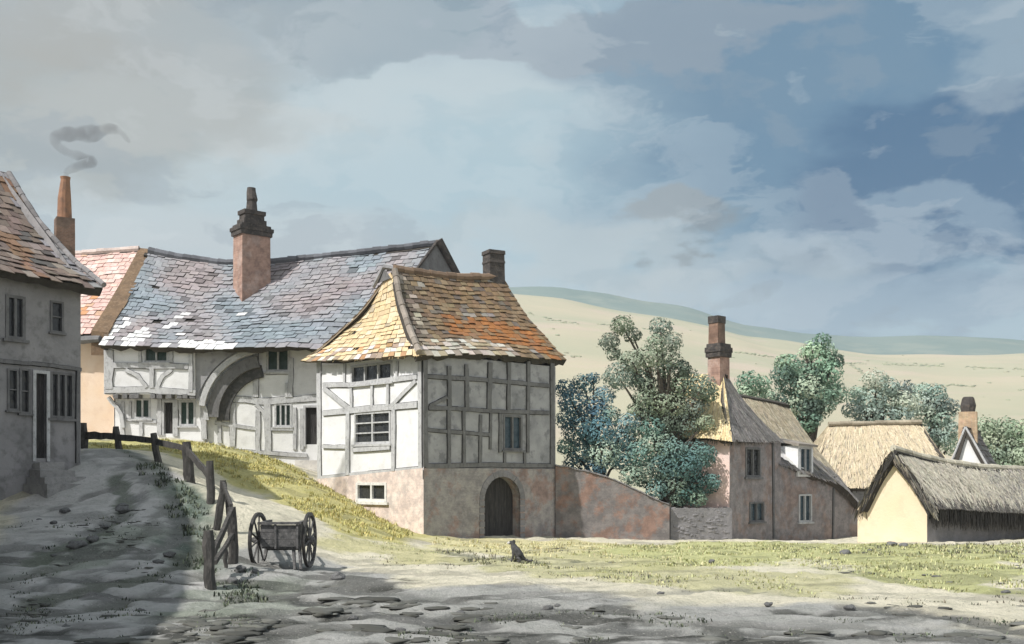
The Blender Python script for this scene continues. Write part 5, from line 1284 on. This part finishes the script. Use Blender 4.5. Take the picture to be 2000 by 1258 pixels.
sp += scatter([(830, 1050), (1100, 1056), (1320, 1070), (1180, 1095), (860, 1072)], 900, .10, [((.66, .60, .36), 3), ((.5, .46, .24), 2), ((.3, .29, .17), 1)], thr=-.05)
sp += scatter([(1180, 1068), (1320, 1062), (1560, 1062), (1850, 1065), (2000, 1064), (2000, 1160), (1850, 1155), (1560, 1108), (1300, 1112)], 5200, .09, PG, thr=-.08)
sp += scatter([(640, 1040), (760, 1062), (900, 1078), (1180, 1082), (1420, 1110), (1700, 1140), (1600, 1162), (1320, 1148), (1050, 1122), (860, 1100), (700, 1082)], 2200, .07, PG, thr=.02)
blades('grass', sp)
sp = scatter([(240, 885), (310, 910), (370, 955), (405, 1000), (425, 1060), (405, 1120), (345, 1110), (350, 1030), (310, 965)], 900, .14, DG, thr=-.1)
sp += scatter([(0, 1255), (2000, 1255), (2000, 1215), (0, 1190)], 2600, .06, DG, thr=.20)
sp += scatter([(420, 1110), (500, 1110), (520, 1180), (400, 1190)], 220, .10, DG, thr=-.05)
sp += scatter([(850, 1075), (950, 1072), (985, 1090), (1100, 1095), (1090, 1108), (960, 1105)], 200, .12, [((.16, .16, .12), 2), ((.24, .23, .15), 1)], thr=-.1)
sp += scatter([(1690, 1066), (2000, 1062), (2000, 1100), (1690, 1085)], 260, .12, [((.14, .14, .10), 2), ((.26, .27, .16), 1)], thr=-.05)
sp += scatter([(700, 1070), (1180, 1075), (1320, 1100), (2000, 1150), (2000, 1200), (1300, 1150), (760, 1110)], 1500, .07, [((.15, .15, .12), 2), ((.24, .23, .17), 1)], thr=.22)
sp += scatter([(1200, 1068), (1990, 1064), (2000, 1150), (1560, 1100), (1200, 1110)], 1400, .09, [((.17, .18, .11), 2), ((.26, .26, .15), 1)], thr=.24)
sp += scatter([(20, 1020), (300, 1000), (400, 1100), (200, 1200), (20, 1220)], 700, .07, DG, thr=.2)
blades('dark_tufts', sp)

# clods of trodden earth, thick along the near edge of the road
def clods(spots):
    mb = MB(); bm = bmesh.new(); bmesh.ops.create_icosphere(bm, subdivisions=2, radius=1); bm.verts.ensure_lookup_table()
    vs = [v.co.copy() for v in bm.verts]; fs_ = [[v.index for v in f.verts] for f in bm.faces]; bm.free()
    for (x, y, r) in spots:
        z = gz_fast(x, y); a = rnd.uniform(-.4, .4); ca_, sa_ = math.cos(a), math.sin(a); o_ = Vector((rnd.uniform(0, 99), rnd.uniform(0, 99), 0)); ex = rnd.uniform(1.0, 2.0); hz = rnd.uniform(.14, .30); g_ = rnd.uniform(.6, 1.5); i0 = len(mb.v)
        for c in vs:
            n_ = r * (1 + .55 * mnoise.noise(c * 1.3 + o_) + .25 * mnoise.noise(c * 3.4 + o_)); px_, py_ = c.x * n_ * ex, c.y * n_
            mb.v.append((x + px_ * ca_ - py_ * sa_, y + px_ * sa_ + py_ * ca_, z + c.z * n_ * hz))
        for f in fs_: mb.f.append(tuple(i0 + q for q in f)); mb.c.append((.10 * g_, .10 * g_, .092 * g_))
    o = mb.build('earth_clods', M['grass'], None, smooth=True); o['kind'] = 'stuff'; return o
cl = []
def clod_patch(poly_px, n, r0_, r1_, thr):
    for (x, y, h, c) in scatter(poly_px, n, 1, [((1, 1, 1), 1)], thr=thr): cl.append((x, y, rnd.uniform(r0_, r1_)))
clod_patch([(180, 1256), (1200, 1256), (1200, 1190), (700, 1150), (500, 1130), (180, 1215)], 170, .03, .13, .12)
clod_patch([(1200, 1256), (2000, 1256), (2000, 1185), (1640, 1180), (1200, 1200)], 90, .03, .11, .14)
clod_patch([(20, 1040), (260, 960), (400, 1080), (200, 1160), (20, 1240)], 220, .03, .10, .12)
clod_patch([(840, 1068), (1180, 1070), (1240, 1100), (900, 1110)], 130, .03, .09, .1)
clod_patch([(1400, 1068), (1990, 1064), (2000, 1165), (1640, 1140)], 200, .03, .10, .14)
clod_patch([(160, 1257), (520, 1257), (560, 1220), (360, 1205), (160, 1225)], 150, .06, .18, .05)
clod_patch([(580, 1257), (1020, 1257), (1000, 1215), (640, 1130), (560, 1160)], 170, .05, .19, .08)
clod_patch([(1240, 1257), (1990, 1257), (1990, 1225), (1250, 1238)], 120, .05, .15, .08)
clods(cl)

# hedges and scrub along the old field edges of the down
from mathutils.bvhtree import BVHTree
hm_ = bpy.data.objects['downland_hill'].data
bv = BVHTree.FromPolygons([v.co[:] for v in hm_.vertices], [p.vertices[:] for p in hm_.polygons])
mb = MB(); bm = bmesh.new(); bmesh.ops.create_icosphere(bm, subdivisions=2, radius=1); bm.verts.ensure_lookup_table()
hv_ = [v.co.copy() for v in bm.verts]; hf_ = [[v.index for v in f.verts] for f in bm.faces]; bm.free()
def scrub(px_, py_, r):
    d = Vector(((px_ - 1000) / 2000, 1, (930 - py_) / 2000)).normalized(); hit = bv.ray_cast(Vector((0, 0, EYE)), d)
    if hit[0] is None: return
    c0_ = hit[0]; r = r * c0_.y / 500; o_ = Vector((rnd.uniform(0, 99), rnd.uniform(0, 99), 0)); i0 = len(mb.v); col_ = vary(pick(((.31, .33, .235), 3), ((.35, .35, .26), 2), ((.26, .285, .22), 1)), .1)
    for c in hv_:
        q = c0_ + Vector((c.x * 1.5, c.y, c.z * .6)) * r * (1 + .5 * mnoise.noise(c * 1.6 + o_)); mb.v.append(tuple(q))
    for f in hf_: mb.f.append(tuple(i0 + q for q in f)); mb.c.append(col_)
for pl in ([(995, 603), (1100, 630), (1210, 636), (1330, 652)], [(1436, 688), (1600, 708), (1800, 714), (2000, 722)], [(1050, 690), (1180, 700)], [(1690, 764), (1860, 752), (2000, 762)], [(1660, 712), (1700, 740)], [(1850, 716), (1880, 752)]):
    for (a, b), (c, d) in zip(pl, pl[1:]):
        n = int((abs(c - a) + abs(d - b)) / 2.2)
        for k in range(n):
            if pnoise(a + (c - a) * k / n, b, .03, 8) < -.12: continue
            scrub(a + (c - a) * k / n + rnd.gauss(0, 1.5), b + (d - b) * k / n + rnd.gauss(0, .8), rnd.uniform(.35, .75))
for k in range(60): scrub(rnd.uniform(1000, 2000), rnd.uniform(640, 800), rnd.uniform(.3, .9))
hg = mb.build('hedgerow', M['grass'], None, smooth=True); hg['kind'] = 'stuff'

# ================================================================== neighbours whose shade falls over the near road (just outside the frame)
nb = thing('roadside_house', 'tiled house standing left of the road just outside the view', 'house', (-13, 9, 0))
n0, n1 = Vector((-9.4, 1.5)), Vector((-15.3, 28.6)); nd = (n1 - n0).normalized(); nn_ = Vector((-nd.y, nd.x)); nl = (n1 - n0).length; ND = 7.4
NF = [Fac(n0, n1), Fac(n0, n0 + nn_ * ND), Fac(n1, n1 + nn_ * ND), Fac(n0 + nn_ * ND, n1 + nn_ * ND)]
mb = MB()
for F_ in NF: wall_panel(mb, F_, 0, F_.L, -1, 8.6)
for q in (n0, n1): mb.face([(q.x, q.y, 8.6), (q.x + nn_.x * ND, q.y + nn_.y * ND, 8.6), (q.x + nn_.x * ND / 2, q.y + nn_.y * ND / 2, 13.4)])
mb.build('wall', M['grey_render'], nb)
V3 = lambda q, z: Vector((q.x, q.y, z))
ra, rb = n0 + nn_ * ND / 2 - nd * .3, n1 + nn_ * ND / 2 + nd * .3
for k in (-.4, ND + .4):
    f_ = surf(line(V3(n0 - nd * .3 + nn_ * k, 8.3), V3(n1 + nd * .3 + nn_ * k, 8.3)), line(V3(ra, 13.5), V3(rb, 13.5)), .2); mb = MB(); slab(mb, f_, .25); tiles(mb, f_, 12, .7, col_h0); mb.build('roof', M['tile'], nb)

# ================================================================== air between here and the downs
mb = MB(); mb.hexa([(-1300, -40, -8), (1300, -40, -8), (1300, 1420, -8), (-1300, 1420, -8)], [(-1300, -40, 205), (1300, -40, 205), (1300, 1420, 205), (-1300, 1420, 205)])
hm = bpy.data.materials.new('haze'); hm.use_nodes = True; hm.node_tree.nodes.clear()
ho_ = hm.node_tree.nodes.new('ShaderNodeOutputMaterial'); hv = hm.node_tree.nodes.new('ShaderNodeVolumePrincipled')
hv.inputs['Color'].default_value = (.80, .88, .95, 1); hv.inputs['Density'].default_value = .00026; hm.node_tree.links.new(hv.outputs[0], ho_.inputs['Volume'])
hz = mb.build('haze', hm, None); hz['kind'] = 'stuff'

# ================================================================== camera, sun, sky
cam = bpy.data.cameras.new('camera'); co = bpy.data.objects.new('camera', cam); COL.objects.link(co)
co.location = (0, 0, EYE); co.rotation_euler = (R(90), 0, 0); cam.sensor_width = 36; cam.lens = 36.0
cam.shift_y = (930 - 629) / 2000; cam.clip_start = .1; cam.clip_end = 12000; S.camera = co
AZ = Vector((-.80, -.60)).normalized(); EL = R(49)
sd = Vector((AZ.x * math.cos(EL), AZ.y * math.cos(EL), math.sin(EL)))
sun = bpy.data.lights.new('sun', 'SUN'); so = bpy.data.objects.new('sun', sun); COL.objects.link(so)
sun.energy = 4.5; sun.angle = R(.6); sun.color = (1, .965, .91)
so.rotation_euler = sd.to_track_quat('Z', 'Y').to_euler()
w = bpy.data.worlds.new('World'); S.world = w; w.use_nodes = True; nt = w.node_tree
bg = nt.nodes['Background']; STR = .1; bg.inputs['Strength'].default_value = STR
sk = nt.nodes.new('ShaderNodeTexSky'); sk.sky_type = 'NISHITA'; sk.sun_disc = False; sk.sun_elevation = EL
sk.sun_rotation = math.atan2(AZ.x, AZ.y); sk.air_density = 1; sk.dust_density = 1.5
tc = nt.nodes.new('ShaderNodeTexCoord'); dirv = tc.outputs['Generated']
def sky(c): return tuple(x / STR for x in c)
def warp(scale, amt, stretch=(1, 1, 2.2)):
    mp = nt.nodes.new('ShaderNodeMapping'); mp.inputs['Scale'].default_value = stretch; nt.links.new(dirv, mp.inputs[0])
    n = N(nt, 'ShaderNodeTexNoise', Scale=scale, Detail=6, Roughness=.55); nt.links.new(mp.outputs[0], n.inputs['Vector'])
    s = N(nt, 'ShaderNodeVectorMath', operation='SUBTRACT'); s.inputs[1].default_value = (.5, .5, .5); nt.links.new(n.outputs['Color'], s.inputs[0])
    m_ = N(nt, 'ShaderNodeVectorMath', operation='SCALE'); m_.inputs['Scale'].default_value = amt; nt.links.new(s.outputs[0], m_.inputs[0])
    a = N(nt, 'ShaderNodeVectorMath', operation='ADD'); nt.links.new(dirv, a.inputs[0]); nt.links.new(m_.outputs[0], a.inputs[1])
    return a.outputs[0]
W1, W2 = warp(3.2, .30), warp(7, .22)
def cloud(vec, px_, py_, rx, ry, soft):
    """soft edged cloud bank lying in a direction of the sky"""
    d = Vector(((px_ - 1000) / 2000, 1, (930 - py_) / 2000)).normalized()
    s = N(nt, 'ShaderNodeVectorMath', operation='SUBTRACT'); nt.links.new(vec, s.inputs[0]); s.inputs[1].default_value = d
    m_ = N(nt, 'ShaderNodeVectorMath', operation='MULTIPLY'); nt.links.new(s.outputs[0], m_.inputs[0]); m_.inputs[1].default_value = (2000 / rx, .6, 2000 / ry)
    l = N(nt, 'ShaderNodeVectorMath', operation='LENGTH'); nt.links.new(m_.outputs[0], l.inputs[0])
    r = N(nt, 'ShaderNodeMapRange', interpolation_type='SMOOTHSTEP'); r.inputs[1].default_value = 1 + soft; r.inputs[2].default_value = 1 - soft; nt.links.new(l.outputs['Value'], r.inputs[0])
    return r.outputs[0]
def fade(f, k):
    m_ = N(nt, 'ShaderNodeMath', operation='MULTIPLY'); nt.links.new(f, m_.inputs[0]); m_.inputs[1].default_value = k; return m_.outputs[0]
col = mixc(nt, .80, sk.outputs[0], sky((.33, .44, .50)))
for vec, px_, py_, rx, ry, soft, op, c in (
    (W1, 250, 420, 900, 240, .6, .80, (.50, .545, .56)),
    (W1, 700, 330, 700, 150, .5, .55, (.45, .545, .575)),
    (W1, 1150, 420, 600, 110, .5, .6, (.31, .46, .54)),
    (W1, 1760, 170, 520, 300, .35, .92, (.085, .185, .295)),
    (W1, 1820, 330, 260, 150, .22, .9, (.042, .122, .232)),
    (W2, 1450, 90, 330, 130, .25, .6, (.13, .225, .32)),
    (W2, 1000, 60, 560, 70, .14, .72, (.23, .285, .345)),
    (W2, 700, 70, 230, 60, .12, .55, (.20, .285, .34)),
    (W2, 150, 160, 300, 190, .30, .7, (.31, .33, .32)),
    (W2, 120, 60, 170, 90, .4, .45, (.37, .35, .32)),
    (W2, 420, 250, 260, 50, .4, .35, (.47, .475, .46)),
    (W1, 250, 20, 500, 110, .4, .5, (.38, .42, .44)),
    (W2, 1320, 400, 110, 42, .25, .7, (.20, .23, .25)),
    (W2, 1420, 500, 230, 60, .3, .55, (.30, .37, .42)),
    (W2, 1830, 590, 330, 50, .35, .6, (.24, .33, .42)),
    (W2, 1100, 500, 330, 60, .4, .6, (.40, .47, .50)),
    (W2, 1960, 80, 90, 60, .4, .3, (.50, .56, .58)),
    (W2, 1750, 440, 260, 36, .35, .4, (.34, .44, .52))):
    col = mixc(nt, fade(cloud(vec, px_, py_, rx, ry, soft), op), col, sky(c))
# thin washes of broken cloud
f1, _ = None, None
mp = nt.nodes.new('ShaderNodeMapping'); mp.inputs['Scale'].default_value = (3, 3, 8); nt.links.new(W1, mp.inputs[0])
n1 = N(nt, 'ShaderNodeTexNoise', Scale=1.6, Detail=7, Roughness=.55); nt.links.new(mp.outputs[0], n1.inputs['Vector'])
r1 = N(nt, 'ShaderNodeMapRange'); r1.inputs[1].default_value = .53; r1.inputs[2].default_value = .57; nt.links.new(n1.outputs[0], r1.inputs[0])
col = mixc(nt, fade(r1.outputs[0], .16), col, sky((.62, .66, .67)))
r2 = N(nt, 'ShaderNodeMapRange'); r2.inputs[1].default_value = .44; r2.inputs[2].default_value = .40; nt.links.new(n1.outputs[0], r2.inputs[0])
col = mixc(nt, fade(r2.outputs[0], .30), col, sky((.22, .28, .34)))
# unseen sky overhead and behind the viewer, brightened to add fill light
sx = nt.nodes.new('ShaderNodeSeparateXYZ'); nt.links.new(dirv, sx.inputs[0])
rb_ = N(nt, 'ShaderNodeMapRange', interpolation_type='SMOOTHSTEP'); rb_.inputs[1].default_value = .55; rb_.inputs[2].default_value = -.1; nt.links.new(sx.outputs[1], rb_.inputs[0])
col = mixc(nt, fade(rb_.outputs[0], .65), col, sky((.74, .76, .78)))
nt.links.new(col, bg.inputs['Color'])
S.view_settings.view_transform = 'Standard'; S.view_settings.look = 'None'; S.view_settings.exposure = .25; S.view_settings.gamma = 1
S.cycles.max_bounces = 5; S.cycles.volume_step_rate = 1; S.cycles.volume_max_steps = 64
